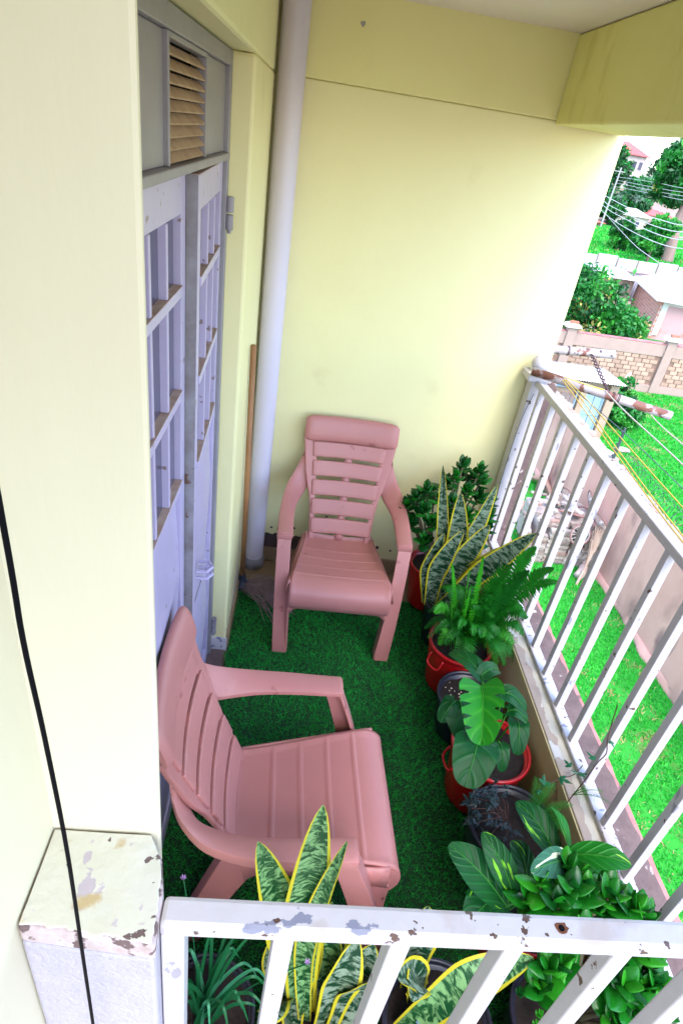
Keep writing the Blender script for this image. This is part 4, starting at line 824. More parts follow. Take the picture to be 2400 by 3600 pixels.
UP = [[(45.4, 108, 1.59), (38.51, 80.43, 1.79), (31.41, 60, 1.79), (22, 34, 2.2)], [(45.58, 108, 1.14), (38.73, 80.43, 1.28), (31.55, 60, 1.48), (22, 34, 2.0)], [(45.72, 108, .76), (38.88, 80.43, .94), (31.68, 60, 1.2), (22, 34, 1.8)], [(45.92, 108, .27), (39.03, 80.43, .6), (31.82, 60, .9), (22, 34, 1.6)]]
for k, l in enumerate(UP):
    tag(MB().tube(smooth_pts(l), .022, 4, cap=False).build('power_line', M_line), ('topmost', 'second highest', 'third highest', 'lowest')[k] + ' of the four thin wires running from the far power pole', 'power line')
LO = [[(26.5, 70, 1.4), (24.6, 60, .4), (23.96, 55.71, .15), (22.14, 47.14, -.01), (19.22, 37.5, .21), (16.34, 30, .56), (12, 20, 1.6)], [(27, 70, .8), (24.8, 60, -.14), (23.55, 52.5, -.41), (20.81, 41.79, -.34), (16.48, 30, .26), (12, 20, 1.4)], [(27, 70, .2), (24.81, 58.93, -.6), (23.48, 51.43, -.8), (20.98, 41.79, -.73), (16.63, 30, -.05), (12, 20, 1.2)], [(27.5, 70, -.2), (25.14, 60, -1.01), (23.94, 52.5, -1.38), (21.18, 41.79, -1.21), (16.79, 30, -.4), (12, 20, 1.0)]]
for k, l in enumerate(LO):
    tag(MB().tube(smooth_pts(l), .022, 4, cap=False).build('power_line', M_line), ('highest', 'second highest', 'third highest', 'lowest')[k] + ' of the four sagging wires crossing in front of the field', 'power line')
tag(MB().tube(smooth_pts([(24.89, 57.86, -1.26), (23.3, 48.21, -2.17), (20.94, 39.64, -2.14), (20.4, 37, -2.3)]), .018, 4, cap=False).build('power_line', M_line), 'thin service wire dropping towards the roof of the brick house', 'power line')

# ================================================================ clothes-line poles outside the railing
M_oldp = mat('peeling_pole_paint', (0.369, 0.339, 0.369), 0.6, var=(0.309, 0.268, 0.274), vscale=14, bump=0.4, layers=[((0.155, 0.0595, 0.0416), 16, 6, 0.52, 0.05), ((0.0595, 0.0298, 0.0298), 20, 5, 0.62, 0.04)])
M_wirer = mat('rusty_tie_wire', (0.07, 0.025, 0.03), 0.7); M_yel = mat('yellow_line', (0.54, 0.375, 0.045), 0.5); M_wcord = mat('white_line', (0.461, 0.422, 0.397), 0.6)
def pole(label, a, b, rad, bands):
    t = thing('clothes_pole', label, 'pole', a); d = Vector(b) - Vector(a)
    MB().tube([(0, 0, 0), d * .5, d], rad, 14).build('shaft', M_oldp, t, smooth=True)
    u = d.normalized(); x = u.cross(Vector((0, 0, 1))).normalized(); z = x.cross(u)
    for f_ in bands:
        for k in range(2):
            c = d * f_ + u * (.006 * k); MB().tube([c + (x * math.cos(q) + z * math.sin(q)) * (rad + .002) for q in np.linspace(0, 2 * PI, 15)], .0018, 5, cap=False).build('wire_binding', M_wirer, t)
    return t
pole('rusty peeling pole sticking out past the railing post, with yellow lines tied to it', (1.02, 2.63, 1.305), (1.61, 2.44, 1.247), 0.0195, [.62, .58])
pole('shorter upper pole sticking out behind the end of the wall', (1.05, 3.02, 1.30), (1.56, 3.02, 1.325), 0.021, [.52])
tw = MB()
for s in (0, PI):
    a, b = Vector((1.435, 3.0, 1.315)), Vector((1.345, 2.515, 1.285)); ax = (b - a).normalized(); x = ax.cross(Vector((0, 0, 1))).normalized(); z = x.cross(ax)
    tw.tube([a.lerp(b, i / 60) + (x * math.cos(s + i * .62) + z * math.sin(s + i * .55)) * .0052 for i in range(61)], .0034, 5)
tag(tw.build('tie_wire', M_wirer, smooth=True), 'twisted rusty wire tying the two outer poles together', 'wire')
def line(label, p, m, rad=.0022): return tag(MB().tube(smooth_pts(p), rad, 6).build('clothes_line', m, smooth=True), label, 'clothes line')
line('yellow line looped from the pole end to its middle, along the shaft', [(1.150, 2.585, 1.312), (1.23, 2.555, 1.302), (1.32, 2.525, 1.296)], M_yel, .003)
line('leftmost yellow clothes line running close beside the side railing', [(1.145, 2.585, 1.300), (1.155, 2.4, 1.28), (1.165, 2.0, 1.245), (1.17, 1.46, 1.212), (1.175, .5, 1.2)], M_yel)
line('second yellow clothes line, just right of the leftmost one', [(1.15, 2.58, 1.305), (1.17, 2.4, 1.287), (1.178, 2.0, 1.25), (1.18, 1.46, 1.217), (1.185, .5, 1.2)], M_yel)
line('third yellow clothes line hanging wider away from the railing', [(1.16, 2.575, 1.305), (1.19, 2.4, 1.29), (1.22, 2.0, 1.262), (1.235, 1.6, 1.245), (1.25, .5, 1.23)], M_yel)
line('pale line tied at the middle of the rusty pole', [(1.325, 2.525, 1.293), (1.33, 2.3, 1.285), (1.34, 1.9, 1.285), (1.345, 1.0, 1.285)], M_wcord, .0027)
line('white cord knotted near the tip of the rusty pole', [(1.50, 2.475, 1.268), (1.53, 2.45, 1.235), (1.52, 2.3, 1.235), (1.52, 2.0, 1.24), (1.52, 1.0, 1.25)], M_wcord, .0027)
line('thin grey wire running down the railing post', [(1.075, 2.664, 1.19), (1.055, 2.664, 1.05), (1.05, 2.664, .8), (1.06, 2.66, .45)], M_dark, .0012)
# ================================================================ potted plants
M_redpot = mat('glossy_red_plastic', (0.46, 0.006, 0.010), 0.28, var=(0.38, 0.005, 0.008), vscale=6)
M_blkpot = mat('black_plastic_pot', (0.012, 0.012, 0.022), 0.32, var=(0.020, 0.019, 0.034), vscale=6)
M_earth = mat('dark_potting_soil', (0.0066, 0.0033, 0.00275), 0.95, var=(0.0143, 0.00715, 0.0055), vscale=40, bump=1.0, bscale=90)
M_perl = mat('pale_grit', (0.70, 0.62, 0.50), 0.8)
def leafmat(name, base, var=None, vs=8, rough=0.42, transl=0.15, layers=()): return mat(name, base, rough, var=var, vscale=vs, transl=transl, layers=layers, spec=0.28)
def pot(name, label, x, y, r, h, m, handle=None, soil_drop=0.03):
    t = thing(name, label, 'potted plant', (x, y, 0.028)); h -= 0.028
    MB().lathe([(0.001, 0), (r * .74, 0), (r * .78, .01), (r * .955, h - .03), (r * .955, h - .012), (r * .90, h - .012), (r * .74, .03)], 36).build('pot', m, t, smooth=True)
    MB().lathe([(r * .953, h - .024), (r * 1.0, h - .020), (r * 1.02, h - .008), (r * 1.005, h), (r * .955, h), (r * .93, h - .012)], 40).build('rim', m, t, smooth=True)
    rr = random.Random(int(x * 1000)); z0 = h - soil_drop
    so = MB(); so.add([(0, 0, z0)] + [(r * .92 * q * math.cos(2 * PI * j / 24), r * .92 * q * math.sin(2 * PI * j / 24), z0 + rr.uniform(-.006, .006)) for q in (.33, .66, 1) for j in range(24)],
        [(0, 1 + j, 1 + (j + 1) % 24) for j in range(24)] + [(1 + 24 * k + j, 1 + 24 * (k + 1) + j, 1 + 24 * (k + 1) + (j + 1) % 24, 1 + 24 * k + (j + 1) % 24) for k in (0, 1) for j in range(24)])
    so.build('soil', M_earth, t, smooth=True)
    if handle is not None:
        a = handle; c, s = math.cos(a), math.sin(a); q = r * .97
        MB().tube(smooth_pts([(q * c - .035 * s, q * s + .035 * c, h - .03), ((q + .02) * c - .03 * s, (q + .02) * s + .03 * c, h - .075), ((q + .02) * c + .03 * s, (q + .02) * s - .03 * c, h - .075), (q * c + .035 * s, q * s - .035 * c, h - .03)], 4), .005, 6).build('handle', m, t, smooth=True)
    t['soilz'] = z0; return t
def blade_leaf(name, par, P, W, mats, n_hint=(0, -0.4, 1), margin=0.0, fold=0.15, twist=0.0, cols=6, back=0.0, slits=(), wav=0.0, wf=9, solid=0.0, k=4, smooth=True, side=1):
    """leaf along the centre line P (thing-local); W(t) half width; optional margin material, slits and heart-shaped base"""
    o = par.location if par.parent is None else par.parent.location
    pts = smooth_pts([Vector(p) - o for p in P], k); n = len(pts) - 1; L = sum((pts[i + 1] - pts[i]).length for i in range(n))
    V, F, MI, UV = [], [], [], []
    nn = Vector(n_hint).normalized()
    for i in range(n + 1):
        t = i / n; d = (pts[min(i + 1, n)] - pts[max(i - 1, 0)]).normalized(); s = d.cross(nn)
        s = s.normalized() if s.length > 1e-4 else Vector((1, 0, 0)); nv = s.cross(d)
        a = twist * t; s2 = s * math.cos(a) + nv * math.sin(a); n2 = nv * math.cos(a) - s * math.sin(a); w = W(t)
        for c in range(cols + 1):
            q = -1 + 2 * c / cols
            if margin:   # squeeze the outer columns into the margin
                e = 1 - margin; q = (-1, -e, -e * .5, 0, e * .5, e, 1)[c]
            V.append(pts[i] + s2 * (w * q) + n2 * (fold * w * abs(q) + wav * w * math.sin(t * wf * (1 if q > 0 else 1.25) + (2 if q > 0 else 0)) * abs(q)) - d * (back * L * abs(q) ** 1.6 * (1 - t) ** 2))
            UV.append((q * .5 + .5, t * L * 10))
    m1 = cols + 1
    for i in range(n):
        for c in range(cols):
            qm = abs(-1 + 2 * (c + .5) / cols)
            if qm > .32 and any(a <= (i + .5) / n - .16 * (qm - .3) + (.05 if c < cols / 2 else 0) <= b for a, b in slits): continue
            F.append((i * m1 + c, i * m1 + c + 1, (i + 1) * m1 + c + 1, (i + 1) * m1 + c)); MI.append(1 if margin and c in (0, cols - 1) else 0)
    me = bpy.data.meshes.new(name); me.from_pydata([tuple(v) for v in V], [], F)
    for m in (mats if isinstance(mats, (list, tuple)) else [mats]): me.materials.append(m)
    me.polygons.foreach_set('material_index', MI); me.polygons.foreach_set('use_smooth', [smooth] * len(F))
    ul = me.uv_layers.new(name='UVMap'); li = np.zeros(len(me.loops), dtype=np.int32); me.loops.foreach_get('vertex_index', li)
    ul.data.foreach_set('uv', np.array(UV, dtype=np.float32)[li].reshape(-1)); me.update()
    return obj(name, me, par, solid=solid)
def vein_mat(name, base, light, fleck=None, freq=9.0, slope=5.0, amt=.45, th=.62, rough=.42):
    m = bpy.data.materials.new(name); m.use_nodes = True; nt = m.node_tree; p = nt.nodes['Principled BSDF']; p.inputs['Roughness'].default_value = rough; p.inputs['Specular IOR Level'].default_value = .22; L = nt.links
    def mth(op, a, b_=None):
        n_ = nd(nt, 'ShaderNodeMath', operation=op)
        for i_, q in enumerate((a, b_)):
            if q is None: continue
            if isinstance(q, (int, float)): n_.inputs[i_].default_value = q
            else: L.new(q, n_.inputs[i_])
        return n_.outputs[0]
    uv = nd(nt, 'ShaderNodeUVMap'); sx = nd(nt, 'ShaderNodeSeparateXYZ'); L.new(uv.outputs[0], sx.inputs[0])
    au = mth('ABSOLUTE', mth('SUBTRACT', sx.outputs[0], .5)); ph = mth('SUBTRACT', mth('MULTIPLY', sx.outputs[1], freq), mth('MULTIPLY', au, slope * 2))
    s = mth('POWER', mth('ADD', mth('MULTIPLY', mth('SINE', mth('MULTIPLY', ph, 2.0)), .5), .5), 5.0)
    mid = mth('LESS_THAN', au, .022)
    tc = nd(nt, 'ShaderNodeTexCoord'); nz = nd(nt, 'ShaderNodeTexNoise'); nz.inputs['Scale'].default_value = 14; nz.inputs['Detail'].default_value = 5; L.new(tc.outputs['Object'], nz.inputs[0])
    k = mth('MINIMUM', mth('ADD', mth('ADD', mth('MULTIPLY', s, amt), mth('MULTIPLY', mid, .8)), mth('MULTIPLY', mth('SUBTRACT', nz.outputs[0], .4), .9)), 1.0)
    mx = nd(nt, 'ShaderNodeMix', data_type='RGBA'); mx.inputs[6].default_value = c4(base); mx.inputs[7].default_value = c4(light); L.new(k, mx.inputs[0]); out = mx.outputs[2]
    if fleck:
        mp = nd(nt, 'ShaderNodeMapping'); mp.inputs['Scale'].default_value = (3.5, .55, 1); L.new(uv.outputs[0], mp.inputs[0])
        n2 = nd(nt, 'ShaderNodeTexNoise'); n2.inputs['Scale'].default_value = 1.6; n2.inputs['Detail'].default_value = 2; L.new(mp.outputs[0], n2.inputs[0]); ob = nd(nt, 'ShaderNodeObjectInfo'); 
        ad = nd(nt, 'ShaderNodeVectorMath', operation='ADD'); cb = nd(nt, 'ShaderNodeCombineXYZ'); L.new(mth('MULTIPLY', ob.outputs['Random'], 40.0), cb.inputs[2]); L.new(mp.outputs[0], ad.inputs[0]); L.new(cb.outputs[0], ad.inputs[1]); L.new(ad.outputs[0], n2.inputs[0])
        m2 = nd(nt, 'ShaderNodeMix', data_type='RGBA'); m2.inputs[7].default_value = c4(fleck); L.new(out, m2.inputs[6]); r_ = nd(nt, 'ShaderNodeMapRange'); r_.inputs[1].default_value = th; r_.inputs[2].default_value = th + .015; L.new(n2.outputs[0], r_.inputs[0]); L.new(r_.outputs[0], m2.inputs[0]); out = m2.outputs[2]
    L.new(out, p.inputs['Base Color']); bp_ = nd(nt, 'ShaderNodeBump'); bp_.inputs['Strength'].default_value = .5; bp_.inputs['Distance'].default_value = .003; L.new(s, bp_.inputs['Height']); L.new(bp_.outputs[0], p.inputs['Normal'])
    t = nd(nt, 'ShaderNodeBsdfTranslucent'); ms = nd(nt, 'ShaderNodeMixShader'); ms.inputs[0].default_value = .12; L.new(out, t.inputs[0]); L.new(p.outputs[0], ms.inputs[1]); L.new(t.outputs[0], ms.inputs[2]); L.new(ms.outputs[0], nt.nodes['Material Output'].inputs[0]); return m
# ---- snake plant leaves: grey-green zigzag bands and yellow margins
def snake_mat(name, dark, light):
    m = bpy.data.materials.new(name); m.use_nodes = True; nt = m.node_tree; p = nt.nodes['Principled BSDF']; p.inputs['Roughness'].default_value = .42; p.inputs['Specular IOR Level'].default_value = .3; L = nt.links
    uv = nd(nt, 'ShaderNodeUVMap'); mp = nd(nt, 'ShaderNodeMapping'); mp.inputs['Scale'].default_value = (1.1, 3.0, 1); L.new(uv.outputs[0], mp.inputs[0])
    n1 = nd(nt, 'ShaderNodeTexNoise'); n1.inputs['Scale'].default_value = 1.9; n1.inputs['Detail'].default_value = 6; n1.inputs['Roughness'].default_value = .7; n1.inputs['Distortion'].default_value = .8; L.new(mp.outputs[0], n1.inputs[0])
    r = nd(nt, 'ShaderNodeMapRange'); r.inputs[1].default_value = .46; r.inputs[2].default_value = .56; L.new(n1.outputs[0], r.inputs[0])
    mx = nd(nt, 'ShaderNodeMix', data_type='RGBA'); mx.inputs[6].default_value = c4(dark); mx.inputs[7].default_value = c4(light); L.new(r.outputs[0], mx.inputs[0]); L.new(mx.outputs[2], p.inputs['Base Color']); return m
M_sn1 = snake_mat('snake_leaf_dark', (0.003, 0.035, 0.013), (0.19, 0.26, 0.18)); M_sn2 = snake_mat('snake_leaf_fresh', (0.003, 0.055, 0.013), (0.17, 0.34, 0.13)); M_snm = leafmat('snake_leaf_margin', (0.55, 0.47, 0.02), (0.50, 0.45, 0.03), 6)
def sw(w): return lambda t: max(.0015, 1.42 * w * min(1, .62 + .75 * t) * (1 if t < .5 else max(0, 1 - ((t - .5) / .5) ** 1.9) ** .85))
def snake(par, base, tip, w, bow=(0, 0, 0), m=None, twist=0.0, hint=(0, -1, .3), wav=.10):
    b, t = Vector(base), Vector(tip); mid = b.lerp(t, .5) + Vector(bow)
    blade_leaf('leaf', par, [b, b.lerp(mid, .55) + Vector(bow) * .12, mid, mid.lerp(t, .5) + Vector(bow) * .15, t], sw(w), [m or M_sn1, M_snm], hint, margin=.19, fold=.22, twist=twist, cols=6, wav=wav, k=6)
pb = pot('snake_plant', 'tall snake plant in a black pot near the far wall, one leaf through the railing', 0.835, 2.235, .135, .27, M_blkpot)
for b, t, w, bow, tw in [((.78, 2.30, .25), (.655, 2.35, .926), .020, (.01, 0, 0), .5), ((.79, 2.32, .25), (.752, 2.31, .822), .036, (.03, 0, 0), .3), ((.80, 2.31, .25), (.910, 2.33, .878), .034, (.0, 0, .0), -.5), ((.735, 2.24, .25), (.868, 2.17, .76), .040, (.0, 0, .02), .0), ((.77, 2.20, .25), (1.035, 2.08, .80), .038, (.0, 0, .03), .2),
                         ((.715, 2.24, .25), (.700, 2.22, .66), .030, (-.03, 0, 0), -.2), ((.725, 2.22, .25), (.765, 2.17, .72), .032, (-.035, 0, .0), .3), ((.80, 2.25, .25), (.955, 2.14, .68), .034, (.0, 0, .03), .1), ((.76, 2.26, .25), (.845, 2.20, .64), .032, (-.02, 0, 0), .2)]:
    snake(pb, b, t, w, bow, None, tw)
p2 = pot('snake_plant', 'snake plant with broad yellow-edged leaves in a red pot under the front railing', 0.200, 0.605, .130, .27, M_redpot)
for b, t, w, bow, tw, m in [((.17, .62, .25), (.119, .625, 1.108), .034, (-.015, 0, 0), .1, M_sn2), ((.15, .64, .25), (.015, .645, .945), .034, (.02, 0, 0), -.2, M_sn2), ((.18, .60, .25), (.170, .60, 1.043), .017, (-.035, 0, 0), .9, M_sn2), ((.23, .62, .25), (.215, .74, .52), .03, (0, .01, .02), .2, M_sn1), ((.22, .57, .25), (.268, .66, .54), .032, (.0, .0, .02), .0, M_sn1), ((.25, .57, .25), (.335, .61, .46), .040, (.0, .02, .02), -.2, M_sn1),
                            ((.15, .59, .25), (.18, .66, .50), .026, (-.02, 0, 0), .3, M_sn1), ((.15, .63, .25), (.10, .54, .44), .026, (-.03, 0, .04), .5, M_sn1), ((.13, .64, .25), (.082, .66, .55), .018, (-.02, 0, 0), .6, M_sn1), ((.27, .63, .25), (.32, .68, .47), .03, (0, 0, .02), .2, M_sn1), ((.21, .64, .25), (.20, .70, .62), .02, (.02, 0, 0), 1.0, M_sn2)]:
    snake(p2, b, t, w, bow, m, tw, hint=(0.1, -.8, .5))
pe = pot('succulent_pot', 'black pot with blue rosette succulent and long snake plant leaves under front railing', 0.510, 0.600, .140, .27, M_blkpot)
snake(pe, (.42, .58, .25), (.70, .655, .50), .032, (-.02, 0, .06), M_sn2, .2, (0, -.3, 1)); snake(pe, (.46, .66, .25), (.40, .57, .47), .030, (.0, .02, .06), M_sn1, .2, (0, -.4, 1)); snake(pe, (.48, .67, .25), (.365, .60, .50), .028, (0, 0, .05), M_sn1, -.3, (0, -.4, 1)); snake(pe, (.45, .68, .25), (.44, .73, .56), .028, (0, 0, .02), M_sn1, .1)
M_ech = leafmat('powder_blue_succulent', (0.16, 0.27, 0.36), (0.12, 0.22, 0.30), 10, .5)
def fat_leaf(name, m, wid=.52, th=.15, point=.15):
    mb_ = MB(); nu, nv = 8, 10
    def f(u, v):
        x = v; w = wid * .5 * max(.02, math.sin(PI * min(1, v ** .62 * .97 + .02)) ** .75) * (1 - point * v); a = 2 * PI * u
        return (x, w * math.cos(a), th * .5 * math.sin(PI * min(.98, v * .9 + .06)) * math.sin(a) + .10 * v * v)
    mb_.grid(f, nu, nv); return mb_.mesh(name, m, smooth=True)
ME = fat_leaf('leaf', M_ech, .6, .18)
for k in range(26):
    a = k * 2.39996; q = k / 26; o = obj('leaf', ME, pe); o.location = Vector((.49, .60, .285)) - pe.location + Vector((0, 0, .02 * (1 - q))); o.rotation_euler = (0, -R_(70 - 55 * q), a); s = .018 + .034 * q; o.scale = (s, s, s)
# ---- jade plants
JM = [fat_leaf('leaf', leafmat('jade_leaf_%d' % i, c, v, 12, .25, .08),   .64, .17, -.30) for i, (c, v) in enumerate([((0.006, 0.12, 0.008), (0.010, 0.16, 0.010)), ((0.003, 0.055, 0.008), (0.005, 0.08, 0.009)), ((0.016, 0.21, 0.010), (0.03, 0.26, 0.014))])]
M_jst = mat('jade_stem', (0.10, 0.12, 0.05), .7, var=(.16, .11, .07), vscale=20)
def jade(par, tips, root, size, seed, dark=False, pairs=4):
    r_ = random.Random(seed); o0 = par.location; root = Vector(root)
    for ti in tips:
        ti = Vector(ti); ax = (ti - root).normalized(); ax = (ax + Vector((0, 0, .8))).normalized(); mid = root.lerp(ti, .55) + Vector((r_.uniform(-.02, .02), r_.uniform(-.02, .02), -.02))
        MB().tube(smooth_pts([root - o0, mid - o0, ti - o0], 4), [.008] * 3 + [.006] * 3 + [.005] * 3, 6).build('stem', M_jst, par, smooth=True)
        x = ax.cross(Vector((0, 1, .1))).normalized(); y = ax.cross(x); spin = r_.uniform(0, 3)
        for k in range(pairs):
            for h in (0, 1):
                a = spin + (k % 2) * PI / 2 + h * PI + r_.uniform(-.25, .25); el = R_(12 + 62 * k / pairs + r_.uniform(-12, 12)); d = (x * math.cos(a) + y * math.sin(a)) * math.cos(el) + ax * math.sin(el); s_ = d.cross(ax).normalized(); n_ = s_.cross(d)
                Mx = Matrix((d, -s_, n_)).transposed().to_4x4(); sc = size * (1.08 - .55 * k / pairs) * r_.uniform(.85, 1.15)
                o = obj('leaf', r_.choice([JM[1], JM[1], JM[0]] if dark else [JM[0], JM[0], JM[2], JM[1]]), par); o.matrix_local = Matrix.Translation(ti - o0 + ax * (.011 * k - .02)) @ Mx @ Matrix.Diagonal((sc, sc, sc, 1))
pj = pot('jade_plant', 'dark green jade plant in a red pot in the far corner', 0.80, 2.52, .14, .28, M_redpot)
tips = [(.609, 2.5, .647), (.65, 2.45, .619), (.656, 2.52, .69), (.726, 2.5, .66), (.788, 2.56, .752), (.766, 2.6, .70), (.887, 2.62, .737), (.933, 2.61, .727), (.863, 2.56, .69), (.926, 2.56, .66), (.612, 2.45, .54), (.694, 2.42, .576), (.793, 2.5, .645), (.975, 2.5, .60), (.985, 2.56, .642), (.97, 2.46, .55), (.585, 2.52, .585), (.72, 2.6, .62), (.84, 2.66, .72), (.67, 2.38, .50), (.93, 2.42, .50), (.78, 2.46, .55), (.87, 2.48, .60), (.63, 2.56, .60), (.82, 2.60, .80), (.90, 2.58, .79)]
jade(pj, tips, (.80, 2.52, .26), .066, 3, True, 5)
pk = pot('jade_plant', 'bright green jade plant spreading over the near right corner pots', 0.845, 0.610, .140, .27, M_blkpot)
tips = [(.746, .80, .55), (.726, .782, .50), (.823, .834, .56), (.857, .78, .56), (.92, .795, .55), (.774, .747, .55), (.867, .739, .55), (.95, .736, .58), (.978, .72, .56), (.732, .632, .50), (.718, .612, .46), (.771, .645, .50), (.906, .626, .50), (.944, .599, .50), (.913, .56, .50), (.965, .639, .52), (.872, .556, .46), (.97, .60, .52), (.965, .557, .50), (.80, .81, .52), (.90, .70, .52), (.83, .70, .54), (.86, .83, .53), (.94, .66, .55), (.88, .59, .54), (.93, .53, .46), (.81, .77, .58), (.90, .76, .58)]
jade(pk, tips, (.86, .62, .25), .072, 4, False, 4)
for k, (x, y, s) in enumerate([(.736, .664, .02), (.775, .62, .016), (.76, .60, .013)]):
    for j in range(5):
        o = obj('seedling_leaf', JM[1 if k == 0 else 2], pk); o.location = Vector((x, y, .262 + .006 * j)) - pk.location; o.rotation_euler = (0, -.6 - .1 * j, j * 2.2); o.scale = (s, s, s)
# ---- Boston fern
M_fern = [leafmat('fern_green', (0.012, 0.20, 0.010), (0.006, 0.13, 0.008), 5, .5, .25), leafmat('fern_fresh', (0.045, 0.36, 0.012), (0.03, 0.28, 0.012), 6, .45, .25), leafmat('fern_dark', (0.005, 0.11, 0.009), (0.007, 0.13, 0.010), 5, .45, .2)]
pf = pot('fern_plant', 'feathery sword fern in a red pot spilling over the parapet', 0.822, 1.955, .140, .28, M_redpot, handle=R_(215))
def frond(par, base, tip, up, w, m, npin, seed, droop=0.0, narrow=1.0):
    r_ = random.Random(seed); o0 = par.location; b, t = Vector(base) - o0, Vector(tip) - o0
    mid = b.lerp(t, .5) + Vector((0, 0, up)); pts = smooth_pts([b, b.lerp(mid, .5) + Vector((0, 0, up * .25)), mid, mid.lerp(t, .55) + Vector((0, 0, up * .25)), t], 8); n = len(pts) - 1
    f = MB(); f.tube(pts, [.0019 - .0012 * i / n for i in range(n + 1)], 4, cap=False)
    for i in range(npin):
        q = .12 + .88 * i / npin; a = q * n; j = min(int(a), n - 1); p = pts[j].lerp(pts[j + 1], a - j); d = (pts[j + 1] - pts[j]).normalized(); s = d.cross(Vector((0, -.35, 1))); s = s.normalized() if s.length > .01 else Vector((1, 0, 0)); nv = s.cross(d)
        ln = w * (math.sin(PI * min(1, q * .80 + .18)) ** .8) * r_.uniform(.85, 1.12); pw_ = .72 * (pts[-1] - pts[0]).length / npin * narrow
        for sg in (-1, 1):
            dr = (s * sg + d * .28 + nv * r_.uniform(-.30, .12)).normalized(); e = p + dr * ln - Vector((0, 0, droop * ln)); m_ = p + dr * ln * .55 + nv * .004
            f.add([p - d * pw_ * .5, p + d * pw_ * .6, m_ + d * pw_ * .55, e, m_ - d * pw_ * .5], [(0, 1, 2, 4), (4, 2, 3)])
    f.build('frond', m, par, recalc=False)
FT = [(.673, .707, 1, 1), (.72, .741, 1, 1), (.793, .75, 1, 1), (.749, .652, 1, 1), (.691, .563, 1, 1), (.653, .466, 1, 0), (.784, .559, 0, 0), (.893, .777, 0, 0), (.957, .757, 2, 0), (.961, .854, 0, 0), (1.068, .756, 0, 0), (1.103, .703, 0, 0), (.971, .73, 0, 0), (1.024, .52, 0, 0), (1.028, .44, 0, 0), (1.017, .36, 1, 0), (1.04, .30, 0, 0), (.937, .30, 1, 0), (.949, .35, 0, 0), (.76, .31, 0, 0), (.70, .40, 1, 1), (.80, .31, 0, 0), (.69, .35, 1, 0), (.956, .565, 0, 0), (.88, .661, 0, 0), (.85, .60, 2, 0), (.92, .62, 0, 0), (.82, .50, 0, 0), (.98, .58, 0, 0), (.90, .48, 0, 0), (.74, .45, 0, 0), (.86, .42, 1, 0)]
for k, (x, z, mi, crook) in enumerate(FT):
    r_ = random.Random(k); yy = 1.90 + r_.uniform(-.06, .05) - (.10 if z < .38 else 0); base = (.82 + (x - .82) * .25 + r_.uniform(-.02, .02), 1.955 + r_.uniform(-.04, .04), .262)
    frond(pf, base, (x, yy, z), (.03 if crook else .10), .020 if crook else .045, M_fern[mi], 30 if crook else 34, k, droop=.15)
for k in range(22):
    a = 2 * PI * k / 11 + .2 * (k > 10); frond(pf, (.82, 1.955, .262), (.82 + .17 * math.cos(a), 1.955 + .16 * math.sin(a), .40 + .08 * math.sin(k * 5)), .10, .035, M_fern[(0, 2)[k % 2]], 26, 70 + k, .2)
# ---- black pot of bare soil with white grit
pd_ = pot('soil_pot', 'black pot of nearly bare dark soil with white grit between the fern and the monstera', 0.822, 1.690, .134, .235, M_blkpot)
gr = MB(); r = random.Random(8)
for k in range(46):
    a, q = r.uniform(0, 6.3), .11 * math.sqrt(r.random()); x, y, s = q * math.cos(a), q * math.sin(a), r.uniform(.002, .0055); z = pd_['soilz'] + .004
    gr.add([(x + s, y, z), (x, y + s, z), (x - s, y, z), (x, y - s, z), (x, y, z + s)], [(0, 1, 4), (1, 2, 4), (2, 3, 4), (3, 0, 4)])
o = gr.build('grit', M_perl, pd_); o['kind'] = 'stuff'
# ---- monstera
M_mon = vein_mat('monstera_leaf', (0.002, 0.060, 0.010), (0.006, 0.11, 0.016), None, 7, 4, .25); M_monb = vein_mat('monstera_leaf_bright', (0.008, 0.17, 0.008), (0.045, 0.32, 0.016), None, 8, 4, .4); M_mst = leafmat('monstera_stalk', (0.03, 0.20, 0.02))
pm_ = pot('monstera', 'young monstera with one split leaf in a red pot', 0.825, 1.402, .143, .30, M_redpot, handle=R_(190))
def heart(w): return lambda t: max(.002, w * (.55 + 1.9 * t if t < .25 else 1.025 * math.sqrt(max(0, 1 - ((t - .25) / .75) ** 1.9))))
def petiole(par, a, b, m, rad=.0035):
    a, b = Vector(a) - par.location, Vector(b) - par.location; MB().tube(smooth_pts([a, a.lerp(b, .5) + Vector((0, 0, .04)), b], 5), rad, 6).build('stalk', m, par, smooth=True)
def hleaf(base, tip, w, m, slits=(), fold=.12, hint=(0, -.3, 1), back=.18, droop=.02):
    b, t = Vector(base), Vector(tip); blade_leaf('leaf', pm_, [b, b.lerp(t, .33) + Vector((0, 0, droop)), b.lerp(t, .7) + Vector((0, 0, droop * .8)), t], heart(w), m, hint, fold=fold, cols=14, back=back, slits=slits, k=16, wav=.05, wf=7)
    MB().tube(smooth_pts([p + Vector((0, 0, .002)) - pm_.location for p in (b, b.lerp(t, .33) + Vector((0, 0, droop)), b.lerp(t, .7) + Vector((0, 0, droop * .8)), t)], 5), [.002 - .0001 * i for i in range(16)], 5).build('midrib', M_mst, pm_, smooth=True)
    petiole(pm_, (.82 + (base[0] - .82) * .15, 1.40 + (base[1] - 1.4) * .15, .27), base, M_mst)
